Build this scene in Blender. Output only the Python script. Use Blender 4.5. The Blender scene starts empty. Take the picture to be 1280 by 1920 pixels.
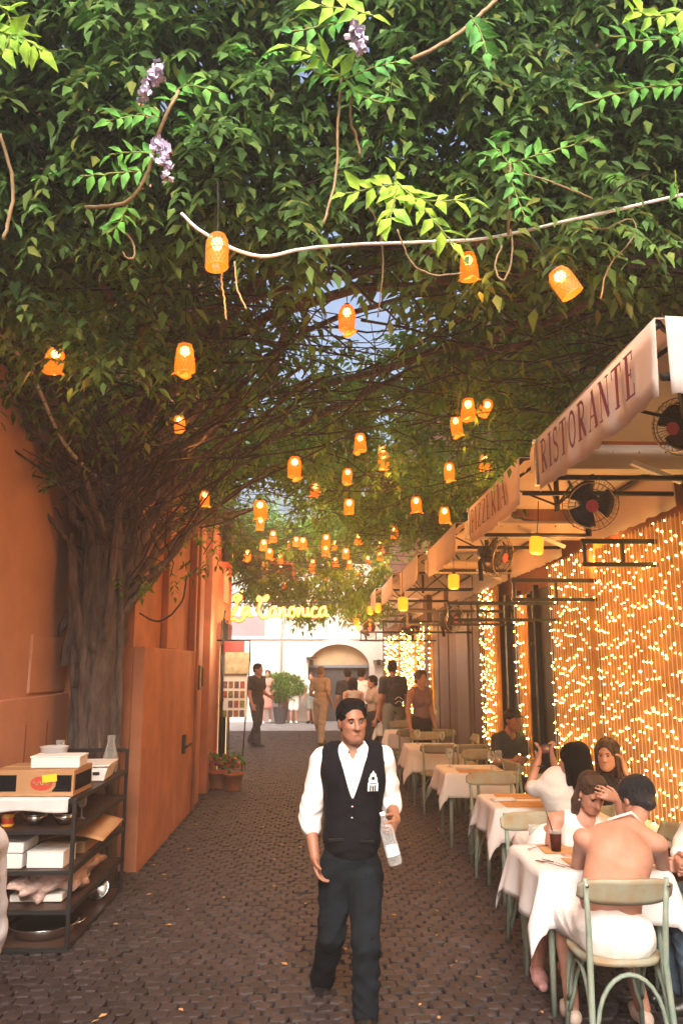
import bpy, math, random
import numpy as np
from mathutils import Vector, Matrix
PI = math.pi
R = math.radians
random.seed(7)
rng = np.random.default_rng(7)
S = bpy.context.scene
C = S.collection

# ------------------------------------------------------------------ camera, sky, sun, exposure
CAM_H, PITCH, YAW, FPX = 1.9, 10.7, -1.53, 1493.0
cd = bpy.data.cameras.new('camera'); cam = bpy.data.objects.new('camera', cd); C.objects.link(cam)
cam.location = (0, 0, CAM_H); cam.rotation_euler = (R(90 + PITCH), 0, R(YAW))
cd.sensor_fit = 'VERTICAL'; cd.sensor_height = 36; cd.sensor_width = 24; cd.lens = 36 * FPX / 1920
cd.clip_start = .05; cd.clip_end = 500
S.camera = cam
SUN_EL, SUN_AZ = 40, 180        # azimuth of the direction the light comes from (0 = +Y, clockwise)
w = bpy.data.worlds.new('World'); S.world = w; w.use_nodes = True
nt = w.node_tree; bg = nt.nodes['Background']
sky = nt.nodes.new('ShaderNodeTexSky'); sky.sky_type = 'NISHITA'; sky.sun_disc = False
sky.sun_elevation = R(SUN_EL); sky.sun_rotation = R(SUN_AZ); sky.air_density = 1.0; sky.dust_density = 10.0; sky.ozone_density = .2
nt.links.new(sky.outputs[0], bg.inputs[0]); bg.inputs[1].default_value = .15
sd = bpy.data.lights.new('sun', 'SUN'); sd.energy = .9; sd.angle = R(40); sd.color = (1, .95, .9)
so = bpy.data.objects.new('sun', sd); C.objects.link(so)
sv = Vector((math.sin(R(SUN_AZ)) * math.cos(R(SUN_EL)), math.cos(R(SUN_AZ)) * math.cos(R(SUN_EL)), math.sin(R(SUN_EL))))
so.rotation_euler = sv.to_track_quat('Z', 'Y').to_euler(); so.location = sv * 30
S.view_settings.view_transform = 'Standard'; S.view_settings.look = 'None'
S.view_settings.exposure = 1.38; S.view_settings.gamma = 1; S.view_settings.use_curve_mapping = False
S.render.engine = 'CYCLES'
S.cycles.use_denoising = True; S.cycles.max_bounces = 6; S.cycles.diffuse_bounces = 3; S.cycles.transparent_max_bounces = 12
S.cycles.sample_clamp_indirect = 4; S.cycles.use_light_tree = True; S.cycles.caustics_reflective = False; S.cycles.caustics_refractive = False

CM = cam.rotation_euler.to_matrix()
def ray(px, py): return CM @ Vector(((px - 640) / FPX, (960 - py) / FPX, -1))
def at(px, py, Y):
    d = ray(px, py); return Vector((0, 0, CAM_H)) + d * (Y / d.y)
def atz(px, py, Z):
    d = ray(px, py); return Vector((0, 0, CAM_H)) + d * ((Z - CAM_H) / d.z)
def atx(px, py, X):
    d = ray(px, py); return Vector((0, 0, CAM_H)) + d * (X / d.x)

# ------------------------------------------------------------------ materials
MATS = {}
def mat(name, col, rough=.6, var=.0, scale=8, bump=0, bscale=None, metal=0, emis=None, estr=0, spec=.5, trans=0, alpha=1, col2=None, island=None, sub=0, stretch=None, coord='Object', dist=.01):
    if name in MATS: return MATS[name]
    m = bpy.data.materials.new(name); m.use_nodes = True; n = m.node_tree; L = n.links
    b = n.nodes['Principled BSDF']; b.inputs['Base Color'].default_value = (*col, 1); b.inputs['Roughness'].default_value = rough
    b.inputs['Metallic'].default_value = metal; b.inputs['Specular IOR Level'].default_value = spec
    b.inputs['Transmission Weight'].default_value = trans; b.inputs['Alpha'].default_value = alpha
    if sub: b.inputs['Subsurface Weight'].default_value = sub; b.inputs['Subsurface Radius'].default_value = (.02, .008, .004)
    if emis: b.inputs['Emission Color'].default_value = (*emis, 1); b.inputs['Emission Strength'].default_value = estr
    tc = n.nodes.new('ShaderNodeTexCoord'); mp = n.nodes.new('ShaderNodeMapping'); L.new(tc.outputs[coord], mp.inputs[0])
    if stretch: mp.inputs['Scale'].default_value = stretch
    if var or col2:
        t = n.nodes.new('ShaderNodeTexNoise'); t.inputs['Scale'].default_value = scale; t.inputs['Detail'].default_value = 6; t.inputs['Roughness'].default_value = .6
        L.new(mp.outputs[0], t.inputs[0])
        cr = n.nodes.new('ShaderNodeValToRGB'); cr.color_ramp.elements[0].position = .32; cr.color_ramp.elements[1].position = .68
        c2 = col2 or tuple(min(1, c * (1 + var)) for c in col); c1 = col if col2 else tuple(c * (1 - var) for c in col)
        cr.color_ramp.elements[0].color = (*c1, 1); cr.color_ramp.elements[1].color = (*c2, 1)
        L.new(t.outputs[0], cr.inputs[0]); src = cr.outputs[0]
        if island:
            g = n.nodes.new('ShaderNodeNewGeometry'); mr = n.nodes.new('ShaderNodeMapRange'); mr.inputs['To Min'].default_value = 1 - island; mr.inputs['To Max'].default_value = 1 + island
            L.new(g.outputs['Random Per Island'], mr.inputs[0]); oi = n.nodes.new('ShaderNodeObjectInfo'); mr2 = n.nodes.new('ShaderNodeMapRange'); mr2.inputs['To Min'].default_value = 1 - island; mr2.inputs['To Max'].default_value = 1 + island
            L.new(oi.outputs['Random'], mr2.inputs[0]); mu = n.nodes.new('ShaderNodeMath'); mu.operation = 'MULTIPLY'; L.new(mr.outputs[0], mu.inputs[0]); L.new(mr2.outputs[0], mu.inputs[1])
            vm = n.nodes.new('ShaderNodeVectorMath'); vm.operation = 'SCALE'; L.new(src, vm.inputs[0]); L.new(mu.outputs[0], vm.inputs['Scale']); src = vm.outputs[0]
        L.new(src, b.inputs['Base Color'])
    if bump:
        t2 = n.nodes.new('ShaderNodeTexNoise'); t2.inputs['Scale'].default_value = bscale or scale * 3; t2.inputs['Detail'].default_value = 5
        L.new(mp.outputs[0], t2.inputs[0]); bp = n.nodes.new('ShaderNodeBump'); bp.inputs['Strength'].default_value = bump; bp.inputs['Distance'].default_value = dist
        L.new(t2.outputs[0], bp.inputs['Height']); L.new(bp.outputs[0], b.inputs['Normal'])
    MATS[name] = m; return m
LEAFK = 2.15
def leafmat(name, stops, tw=.35, rough=.45):
    m = bpy.data.materials.new(name); m.use_nodes = True; n = m.node_tree; L = n.links
    b = n.nodes['Principled BSDF']; b.inputs['Roughness'].default_value = .6; b.inputs['Specular IOR Level'].default_value = .2; stops = [tuple(c * LEAFK for c in s) for s in stops]
    g = n.nodes.new('ShaderNodeNewGeometry'); oi = n.nodes.new('ShaderNodeObjectInfo'); ad = n.nodes.new('ShaderNodeMath'); ad.operation = 'ADD'
    L.new(g.outputs['Random Per Island'], ad.inputs[0]); L.new(oi.outputs['Random'], ad.inputs[1]); fr = n.nodes.new('ShaderNodeMath'); fr.operation = 'FRACT'; L.new(ad.outputs[0], fr.inputs[0])
    cr = n.nodes.new('ShaderNodeValToRGB'); e = cr.color_ramp.elements
    e[0].position = 0; e[0].color = (*stops[0], 1); e[1].position = 1; e[1].color = (*stops[-1], 1)
    for i, s in enumerate(stops[1:-1]): k = e.new((i + 1) / (len(stops) - 1)); k.color = (*s, 1)
    L.new(fr.outputs[0], cr.inputs[0])
    tn = n.nodes.new('ShaderNodeTexNoise'); tn.inputs['Scale'].default_value = 2.2; tn.inputs['Detail'].default_value = 3; tc = n.nodes.new('ShaderNodeTexCoord'); L.new(tc.outputs['Object'], tn.inputs[0])
    mr = n.nodes.new('ShaderNodeMapRange'); mr.inputs['From Min'].default_value = .3; mr.inputs['From Max'].default_value = .7; mr.inputs['To Min'].default_value = .55; mr.inputs['To Max'].default_value = 1.45; L.new(tn.outputs[0], mr.inputs[0])
    vm = n.nodes.new('ShaderNodeVectorMath'); vm.operation = 'SCALE'; L.new(cr.outputs[0], vm.inputs[0]); L.new(mr.outputs[0], vm.inputs['Scale'])
    L.new(vm.outputs[0], b.inputs['Base Color'])
    tr = n.nodes.new('ShaderNodeBsdfTranslucent'); L.new(vm.outputs[0], tr.inputs[0])
    mx = n.nodes.new('ShaderNodeMixShader'); mx.inputs[0].default_value = tw; L.new(b.outputs[0], mx.inputs[1]); L.new(tr.outputs[0], mx.inputs[2])
    L.new(mx.outputs[0], n.nodes['Material Output'].inputs[0]); MATS[name] = m; return m
AMB = (1, .36, .05)
M_plaster = mat('orange_plaster', (.44, .18, .095), .85, .22, 2.5, .35, 40)
M_plaster2 = mat('salmon_plaster', (.54, .29, .2), .85, .12, 1.5, .3, 30)
def stain(m, dark, scale=1.1, amount=.55):
    n = m.node_tree; L = n.links; b = n.nodes['Principled BSDF']; src = b.inputs['Base Color'].links[0].from_socket
    tc = n.nodes.new('ShaderNodeTexCoord'); mp = n.nodes.new('ShaderNodeMapping'); mp.inputs['Scale'].default_value = (1, 1, .45); L.new(tc.outputs['Object'], mp.inputs[0])
    t = n.nodes.new('ShaderNodeTexNoise'); t.inputs['Scale'].default_value = scale; t.inputs['Detail'].default_value = 10; t.inputs['Roughness'].default_value = .68; t.inputs['Distortion'].default_value = .8; L.new(mp.outputs[0], t.inputs[0])
    cr = n.nodes.new('ShaderNodeValToRGB'); cr.color_ramp.elements[0].position = .5; cr.color_ramp.elements[1].position = .72; cr.color_ramp.elements[0].color = (0, 0, 0, 1); cr.color_ramp.elements[1].color = (amount,) * 3 + (1,); L.new(t.outputs[0], cr.inputs[0])
    mx = n.nodes.new('ShaderNodeMix'); mx.data_type = 'RGBA'; L.new(cr.outputs[0], mx.inputs['Factor']); L.new(src, mx.inputs['A']); mx.inputs['B'].default_value = (*dark, 1)
    v = n.nodes.new('ShaderNodeTexVoronoi'); v.feature = 'DISTANCE_TO_EDGE'; v.inputs['Scale'].default_value = 1.3; L.new(t.outputs['Color'], v.inputs[0]); c2 = n.nodes.new('ShaderNodeMath'); c2.operation = 'LESS_THAN'; c2.inputs[1].default_value = .006; L.new(v.outputs['Distance'], c2.inputs[0])
    m2 = n.nodes.new('ShaderNodeMix'); m2.data_type = 'RGBA'; L.new(c2.outputs[0], m2.inputs['Factor']); L.new(mx.outputs['Result'], m2.inputs['A']); m2.inputs['B'].default_value = (*[c * .55 for c in dark], 1); L.new(mx.outputs['Result'], b.inputs['Base Color'])
stain(M_plaster, (.3, .11, .055), 1.0, .4); stain(M_plaster2, (.4, .19, .13), 1.2, .3)
M_red = mat('red_paint', (.42, .035, .03), .5, .2, 6)
M_black = mat('black_iron', (.012, .012, .014), .45, .3, 20)
M_cobble = mat('basalt_cobble', (.025, .018, .02), .65, .3, 9, .5, 60, island=.3, spec=.4)
M_mortar = mat('cobble_joint', (.021, .015, .017), .95, .3, 14, .5, 50)
M_road = mat('far_paving', (.28, .28, .3), .8, .15, 3)
M_cloth = mat('white_cloth', (.66, .65, .69), .85, .03, 6, .25, 12, dist=.02)
M_shirt = mat('white_shirt_cotton', (.8, .8, .83), .85, .02, 6, .5, 14, dist=.02)
M_vest = mat('black_vest_wool', (.006, .006, .009), .9, .2, 60, .4, 30, spec=.15)
M_trouser = mat('navy_trouser', (.006, .009, .014), .9, .35, 10, .5, 14, dist=.02, spec=.15)
M_skin = mat('skin_tan', (.3, .135, .085), .5, .14, 16, .15, 80, sub=.12)
M_skin2 = mat('skin_light', (.46, .235, .17), .5, .12, 12, .12, 60, sub=.12)
M_hairb = mat('black_hair', (.006, .004, .005), .7, .4, 10, 1, 90, stretch=(3, 3, .4), spec=.15)
M_hairbr = mat('brown_hair', (.06, .03, .018), .45, .5, 12, 1, 90, stretch=(3, 3, .4))
def glassmat(name, col, op, rough=.06):
    m = bpy.data.materials.new(name); m.use_nodes = True; n = m.node_tree; L = n.links; b = n.nodes['Principled BSDF']; b.inputs['Base Color'].default_value = (*col, 1); b.inputs['Roughness'].default_value = rough
    tr = n.nodes.new('ShaderNodeBsdfTransparent'); tr.inputs[0].default_value = (.95, .97, .97, 1); lw = n.nodes.new('ShaderNodeLayerWeight'); lw.inputs[0].default_value = .35; mr = n.nodes.new('ShaderNodeMapRange'); mr.inputs['To Min'].default_value = op; mr.inputs['To Max'].default_value = min(1, op + .65)
    L.new(lw.outputs['Facing'], mr.inputs[0]); mx = n.nodes.new('ShaderNodeMixShader'); L.new(mr.outputs[0], mx.inputs[0]); L.new(tr.outputs[0], mx.inputs[1]); L.new(b.outputs[0], mx.inputs[2]); L.new(mx.outputs[0], n.nodes['Material Output'].inputs[0]); MATS[name] = m; return m
M_shoe = mat('black_shoe', (.01, .01, .011), .35)
M_wood = mat('worn_chair_wood', (.30, .2, .11), .6, 0, 7, .2, 30, col2=(.3, .33, .27), stretch=(1, 1, 1))
M_green = mat('worn_green_paint', (.17, .27, .23), .55, 0, 14, .25, 40, col2=(.3, .33, .28))
M_mat = mat('kraft_placemat', (.5, .27, .11), .8, .1, 8)
M_awn = mat('awning_canvas', (.78, .71, .68), .85, .05, 3, .15, 20, dist=.02)
M_awnw = mat('awning_white_canvas', (.75, .72, .74), .85, .03, 3, .1, 20)
for _m in (M_awn, M_awnw):
    _n = _m.node_tree; _b = _n.nodes['Principled BSDF']; _t = _n.nodes.new('ShaderNodeBsdfTranslucent'); _t.inputs[0].default_value = (.8, .6, .5, 1); _x = _n.nodes.new('ShaderNodeMixShader'); _x.inputs[0].default_value = .35
    _n.links.new(_b.outputs[0], _x.inputs[1]); _n.links.new(_t.outputs[0], _x.inputs[2]); _n.links.new(_x.outputs[0], _n.nodes['Material Output'].inputs[0])
M_text = mat('awning_lettering', (.13, .02, .06), .8)
M_alu = mat('cream_gutter', (.6, .52, .46), .5, .05, 5)
M_steel = mat('brushed_steel', (.6, .6, .62), .22, metal=1)
M_glass = glassmat('clear_glass', (.75, .78, .8), .08)
M_plastic = glassmat('clear_plastic', (.8, .84, .9), .22)
M_bwall = mat('far_cream_render', (.7, .63, .61), .9, .06, 2)
M_bpink = mat('far_pink_render', (.4, .26, .3), .9, .08, 2)
M_bdark = mat('dark_gate_wood', (.045, .045, .055), .8, .3, 4)
M_tan = mat('tan_infill', (.5, .36, .22), .8, .1, 4)
M_bark = mat('wisteria_bark', (.05, .036, .034), .9, 0, 16, 1, 30, col2=(.19, .15, .135), stretch=(1, 1, .22), dist=.05)
M_twig = mat('twig_bark', (.04, .032, .034), .9, .5, 8)
M_tend = mat('pale_tendril', (.33, .24, .14), .8, .2, 20)
M_cable = mat('white_conduit', (.75, .75, .78), .5, .15, 10)
M_leaf = leafmat('vine_leaf', [(.026, .058, .022), (.045, .1, .03), (.07, .145, .038), (.05, .105, .045), (.1, .175, .042), (.055, .115, .035), (.14, .16, .04)], .45)
M_leafd = leafmat('inner_leaf', [(.035, .08, .015), (.055, .12, .02), (.075, .16, .028), (.12, .16, .03)], .55)
M_leafy = leafmat('young_leaf', [(.15, .27, .03), (.2, .33, .04), (.13, .28, .05)], .35)
M_leafm = leafmat('mid_leaf', [(.05, .17, .03), (.08, .22, .04), (.06, .2, .06)], .35)
M_leafs = leafmat('tree_leaf', [(.06, .14, .02), (.09, .2, .035), (.15, .26, .05)], .4)
M_petal = mat('lilac_petal', (.66, .6, .82), .6, .25, 30)
M_foam = mat('white_polystyrene', (.78, .78, .8), .7, .03, 20)
M_card = mat('brown_card', (.42, .24, .12), .8, .08, 10)
M_fab = mat('amber_curtain_fabric', (.5, .25, .1), .85, .2, 3, .2, 20)
M_panel = mat('dark_wood_panel', (.09, .04, .025), .55, .4, 3, stretch=(6, 6, .5))
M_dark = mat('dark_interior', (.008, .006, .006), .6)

# ------------------------------------------------------------------ mesh building
class MB:
    def __init__(s): s.v = []; s.f = []; s.mi = []
    def add(s, vs, fs, mi=0):
        o = len(s.v); s.v += [tuple(v) for v in vs]; s.f += [tuple(i + o for i in f) for f in fs]; s.mi += [mi] * len(fs); return s
    def box(s, c, d, rz=0, mi=0, M=None):
        x, y, z = (k / 2 for k in d); c = Vector(c); m = M or Matrix.Rotation(rz, 3, 'Z')
        vs = [c + m @ Vector((a * x, b * y, e * z)) for a in (-1, 1) for b in (-1, 1) for e in (-1, 1)]
        return s.add(vs, [(0, 1, 3, 2), (4, 6, 7, 5), (0, 4, 5, 1), (2, 3, 7, 6), (0, 2, 6, 4), (1, 5, 7, 3)], mi)
    def bb(s, a, b, mi=0): return s.box([(p + q) / 2 for p, q in zip(a, b)], [abs(q - p) for p, q in zip(a, b)], mi=mi)
    def tube(s, pts, r, n=8, mi=0, cap=True, flat=None):
        pts = [Vector(p) for p in pts]; rs = r if isinstance(r, (list, tuple)) else [r] * len(pts)
        t = (pts[1] - pts[0]).normalized(); u = t.orthogonal().normalized(); vs = []; k = len(pts)
        for i, p in enumerate(pts):
            t2 = (pts[min(i + 1, k - 1)] - pts[max(i - 1, 0)]).normalized()
            u = (u - t2 * u.dot(t2)); u = u.normalized() if u.length > 1e-6 else t2.orthogonal().normalized(); v = t2.cross(u)
            for j in range(n):
                a = 2 * PI * j / n; q = u * math.cos(a) * rs[i] + v * math.sin(a) * rs[i]
                if flat: ax, fc = flat; ax = Vector(ax); q = q - ax * q.dot(ax) * (1 - fc)
                vs.append(p + q)
        fs = [(i * n + j, i * n + (j + 1) % n, (i + 1) * n + (j + 1) % n, (i + 1) * n + j) for i in range(k - 1) for j in range(n)]
        if cap: fs += [tuple(reversed(range(n))), tuple(range((k - 1) * n, k * n))]
        return s.add(vs, fs, mi)
    def lathe(s, prof, c=(0, 0, 0), n=16, mi=0, M=None):
        c = Vector(c); vs = []; k = len(prof)
        for (r, z) in prof:
            for j in range(n):
                q = Vector((r * math.cos(2 * PI * j / n), r * math.sin(2 * PI * j / n), z)); vs.append(c + (M @ q if M else q))
        fs = [(i * n + j, i * n + (j + 1) % n, (i + 1) * n + (j + 1) % n, (i + 1) * n + j) for i in range(k - 1) for j in range(n)]
        return s.add(vs, fs, mi)
    def prism(s, poly, o, ux, uy, depth, mi=0):
        "polygon in plane (o, ux, uy) extruded by the depth vector"
        o, ux, uy, dv = Vector(o), Vector(ux), Vector(uy), Vector(depth); n = len(poly)
        vs = [o + ux * a + uy * b for a, b in poly] + [o + ux * a + uy * b + dv for a, b in poly]
        return s.add(vs, [tuple(range(n)), tuple(reversed(range(n, 2 * n)))] + [(i, i + n, (i + 1) % n + n, (i + 1) % n) for i in range(n)], mi)
    def grid(s, fn, nu, nv, mi=0):
        vs = [fn(i / nu, j / nv) for i in range(nu + 1) for j in range(nv + 1)]
        return s.add(vs, [(i * (nv + 1) + j, (i + 1) * (nv + 1) + j, (i + 1) * (nv + 1) + j + 1, i * (nv + 1) + j + 1) for i in range(nu) for j in range(nv)], mi)
    def mesh(s, name, mats, smooth=False, fix=True):
        me = bpy.data.meshes.new(name); me.from_pydata(s.v, [], s.f); ms = mats if isinstance(mats, (list, tuple)) else [mats]
        for m in ms: me.materials.append(m)
        if len(ms) > 1: me.polygons.foreach_set('material_index', s.mi)
        if smooth: me.polygons.foreach_set('use_smooth', [True] * len(me.polygons))
        if fix and len(s.f) < 20000:
            import bmesh; b = bmesh.new(); b.from_mesh(me); bmesh.ops.recalc_face_normals(b, faces=b.faces[:]); b.to_mesh(me); b.free()
        me.update(); return me
    def build(s, name, mats, parent=None, smooth=False, bevel=0, solid=0, fix=True):
        o = bpy.data.objects.new(name, s.mesh(name, mats, smooth, fix)); C.objects.link(o); o.parent = parent
        if solid: md = o.modifiers.new('s', 'SOLIDIFY'); md.thickness = solid; md.offset = 0
        if bevel: md = o.modifiers.new('b', 'BEVEL'); md.width = bevel; md.segments = 2; md.limit_method = 'ANGLE'
        return o
def tag(o, label=None, cat=None, group=None, kind=None):
    for k, v in (('label', label), ('category', cat), ('group', group), ('kind', kind)):
        if v: o[k] = v
    return o
def thing(name, label, cat, loc=(0, 0, 0), rz=0, group=None):
    o = bpy.data.objects.new(name, None); C.objects.link(o); o.empty_display_size = .1; o.location = loc; o.rotation_euler = (0, 0, rz)
    return tag(o, label, cat, group)
def struct(name, mb, m, parent=None, **k): return tag(mb.build(name, m, parent, **k), kind=None if parent else 'structure')
def copy_tree(o, parent=None, label=None, loc=None, rz=None):
    c = o.copy(); C.objects.link(c); c.parent = parent
    if label: c['label'] = label
    if loc is not None: c.location = loc
    if rz is not None: c.rotation_euler = (0, 0, rz)
    for ch in list(o.children): copy_tree(ch, c)
    return c
def off(o): return -Vector(o.location)      # to shift world coordinates into a thing's frame (no rotation)
def shift(mb, d): mb.v = [tuple(Vector(v) + Vector(d)) for v in mb.v]; return mb

def np_mesh(name, V, F, m, smooth=False):
    me = bpy.data.meshes.new(name); nf, k = F.shape
    me.vertices.add(len(V)); me.vertices.foreach_set('co', np.ascontiguousarray(V, dtype=np.float32).ravel())
    me.loops.add(nf * k); me.loops.foreach_set('vertex_index', np.ascontiguousarray(F, dtype=np.int32).ravel())
    me.polygons.add(nf); me.polygons.foreach_set('loop_start', np.arange(0, nf * k, k, dtype=np.int32))
    me.polygons.foreach_set('loop_total', np.full(nf, k, dtype=np.int32))
    if smooth: me.polygons.foreach_set('use_smooth', np.ones(nf, dtype=bool))
    me.materials.append(m); me.update(calc_edges=True); return me

# ------------------------------------------------------------------ signed distance bodies (one continuous surface)
V3 = lambda *a: np.array(a, dtype=float)
def rc(a, b, r1, r2, k=.02, sq=None, op='u'): return dict(t='rc', a=np.array(a, float), b=np.array(b, float), r1=r1, r2=r2, k=k, sq=sq, op=op)
def el(c, r, k=.02, M=None, op='u'): return dict(t='el', c=np.array(c, float), r=np.array(r, float), k=k, M=M, op=op)
def sdf_mesh(prims, res, name, m, wr=0):
    lo = np.min([(np.minimum(p['a'] - p['r1'], p['b'] - p['r2']) if p['t'] == 'rc' else p['c'] - p['r'].max()) for p in prims if p['op'] == 'u'], axis=0) - 3 * res
    hi = np.max([(np.maximum(p['a'] + p['r1'], p['b'] + p['r2']) if p['t'] == 'rc' else p['c'] + p['r'].max()) for p in prims if p['op'] == 'u'], axis=0) + 3 * res
    n = np.ceil((hi - lo) / res).astype(int) + 1; F = np.full(n, 1.0, dtype=np.float32)
    ax = [lo[i] + res * np.arange(n[i]) for i in range(3)]
    for p in prims:
        mg = p['k'] + 3 * res + .01
        if p['t'] == 'rc': a0 = np.minimum(p['a'] - p['r1'], p['b'] - p['r2']) - mg; b0 = np.maximum(p['a'] + p['r1'], p['b'] + p['r2']) + mg
        elif p['t'] == 'el': a0 = p['c'] - p['r'].max() - mg; b0 = p['c'] + p['r'].max() + mg
        else: a0, b0 = lo, hi
        i0 = np.clip(((a0 - lo) / res).astype(int), 0, n - 1); i1 = np.clip(((b0 - lo) / res).astype(int) + 2, 1, n)
        if (i1 <= i0).any(): continue
        sl = tuple(slice(i0[i], i1[i]) for i in range(3))
        X, Y, Z = np.meshgrid(*[ax[i][sl[i]] for i in range(3)], indexing='ij')
        if p['t'] == 'rc':
            P = np.stack([X - p['a'][0], Y - p['a'][1], Z - p['a'][2]], -1); ab = p['b'] - p['a']
            t = np.clip(P @ ab / max(ab @ ab, 1e-9), 0, 1); q = P - t[..., None] * ab
            if p['sq']: nn, s_ = np.array(p['sq'][0], float), p['sq'][1]; q = q + (q @ nn)[..., None] * nn * (1 / s_ - 1)
            d = np.sqrt((q ** 2).sum(-1)) - (p['r1'] + t * (p['r2'] - p['r1']))
        elif p['t'] == 'el':
            P = np.stack([X - p['c'][0], Y - p['c'][1], Z - p['c'][2]], -1)
            if p['M'] is not None: P = P @ p['M']          # columns = local axes in world
            q = P / p['r']; k0 = np.sqrt((q ** 2).sum(-1)); k1 = np.sqrt(((q / p['r']) ** 2).sum(-1)) + 1e-9; d = k0 * (k0 - 1) / k1
        else: d = p['f'](X, Y, Z)
        A = F[sl]; k = max(p['k'], 1e-5)
        if p['op'] == 'u': h = np.clip(.5 + .5 * (A - d) / k, 0, 1); F[sl] = A * (1 - h) + d * h - k * h * (1 - h)
        elif p['op'] == 's': h = np.clip(.5 - .5 * (A + d) / k, 0, 1); F[sl] = A * (1 - h) - d * h + k * h * (1 - h)
        elif p['op'] == 'i': F[sl] = np.maximum(A, d)
    if wr:
        X, Y, Z = np.meshgrid(*ax, indexing='ij'); w1 = np.sin(24 * Z + 9 * X + 3.5 * np.sin(13 * X + 4) + 2.5 * np.sin(11 * Y - 9 * Z)); w2 = np.sin(47 * Z - 21 * X + 3 * np.sin(17 * Y + 9 * Z)); F = F + wr * (.62 * np.abs(w1) + .38 * w2 - .35).astype(np.float32)
    F = np.pad(F, 1, constant_values=1.0); n = np.array(F.shape); lo = lo - res
    st = np.array([n[1] * n[2], n[2], 1]); N = int(n.prod()); sm = np.zeros((N, 3)); ct = np.zeros(N); Q = []
    for a in range(3):
        s0 = [slice(None)] * 3; s1 = [slice(None)] * 3; s0[a] = slice(0, -1); s1[a] = slice(1, None); d0, d1 = F[tuple(s0)], F[tuple(s1)]
        idx = np.argwhere((d0 < 0) != (d1 < 0)); 
        if not len(idx): continue
        e0 = d0[tuple(idx.T)]; e1 = d1[tuple(idx.T)]; pos = idx.astype(float); pos[:, a] += e0 / (e0 - e1); b_, c_ = (a + 1) % 3, (a + 2) % 3
        cid = idx @ st; cells = [cid - st[b_] - st[c_], cid - st[c_], cid, cid - st[b_]]
        for cc in cells:
            for k in range(3): sm[:, k] += np.bincount(cc, weights=pos[:, k], minlength=N)
            ct += np.bincount(cc, minlength=N)
        q = np.stack(cells, 1); fl = e0 >= 0; q[fl] = q[fl][:, ::-1]; Q.append(q)
    Q = np.concatenate(Q); used = np.nonzero(ct)[0]; mp = np.zeros(N, dtype=np.int64); mp[used] = np.arange(len(used))
    V = sm[used] / ct[used][:, None] * res + lo
    return np_mesh(name, V, mp[Q], m, True)
def sdf_obj(prims, res, name, m, parent, wr=0):
    o = bpy.data.objects.new(name, sdf_mesh(prims, res, name, m, wr)); C.objects.link(o); o.parent = parent; return o
# ------------------------------------------------------------------ people
def unit(v): v = np.array(v, float); return v / (np.linalg.norm(v) + 1e-9)
DEF = dict(head=(0, -.02, 1.635), neck=(0, .01, 1.47), chest=(0, 0, 1.28), waist=(0, -.005, 1.09), pelvis=(0, 0, .95),
    sr=(-.18, .01, 1.425), sl=(.18, .01, 1.425), er=(-.225, .03, 1.13), el=(.225, .03, 1.13), wr=(-.235, -.05, .88), wl=(.235, -.05, .88),
    hr=(-.09, 0, .92), hl=(.09, 0, .92), kr=(-.095, -.01, .5), kl=(.095, -.01, .5), ar=(-.1, .03, .09), al=(.1, .03, .09))
def hand_prims(w, d, n, side, curl, sc=1.0, fat=1.0, res=.006):
    "five fingers from the palm: d = direction of the hand, n = palm normal (fingers curl towards it), side = +1/-1 places the thumb"
    d, n = unit(d), unit(n); n = unit(n - d * (n @ d)); s_ = np.cross(d, n) * side; P = []; w = np.array(w, float)
    for o in (-.027, -.009, .009, .027): P.append(rc(w, w + (d * .082 + s_ * o) * sc, .019 * sc, .0135 * sc, .012))
    for i, (o, ln) in enumerate(((.030, .88), (.0105, 1.0), (-.0095, .94), (-.028, .74))):
        p = w + (d * .084 + s_ * o) * sc; a = curl * (.5 + .12 * i)
        for j, L in enumerate((.038, .025, .02)):
            dd = d * math.cos(a) + n * math.sin(a) + s_ * (.10 * (1.5 - i)) * (1 if j == 0 else 0); q = p + dd * L * ln * sc
            P.append(rc(p, q, (.0092 - .0008 * j) * sc * fat, (.0086 - .0009 * j) * sc * fat, .003)); p = q; a += curl * .75
    b = w + (s_ * .022 + d * .018) * sc; t1 = b + (s_ * .03 + d * .03 + n * .012) * sc; t2 = t1 + (s_ * .008 + d * .03 + n * .012 * (1 + curl)) * sc
    P += [rc(b, t1, .015 * sc, .0112 * sc * fat, .008), rc(t1, t2, .0108 * sc * fat, .009 * sc * fat, .003)]
    return P
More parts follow.
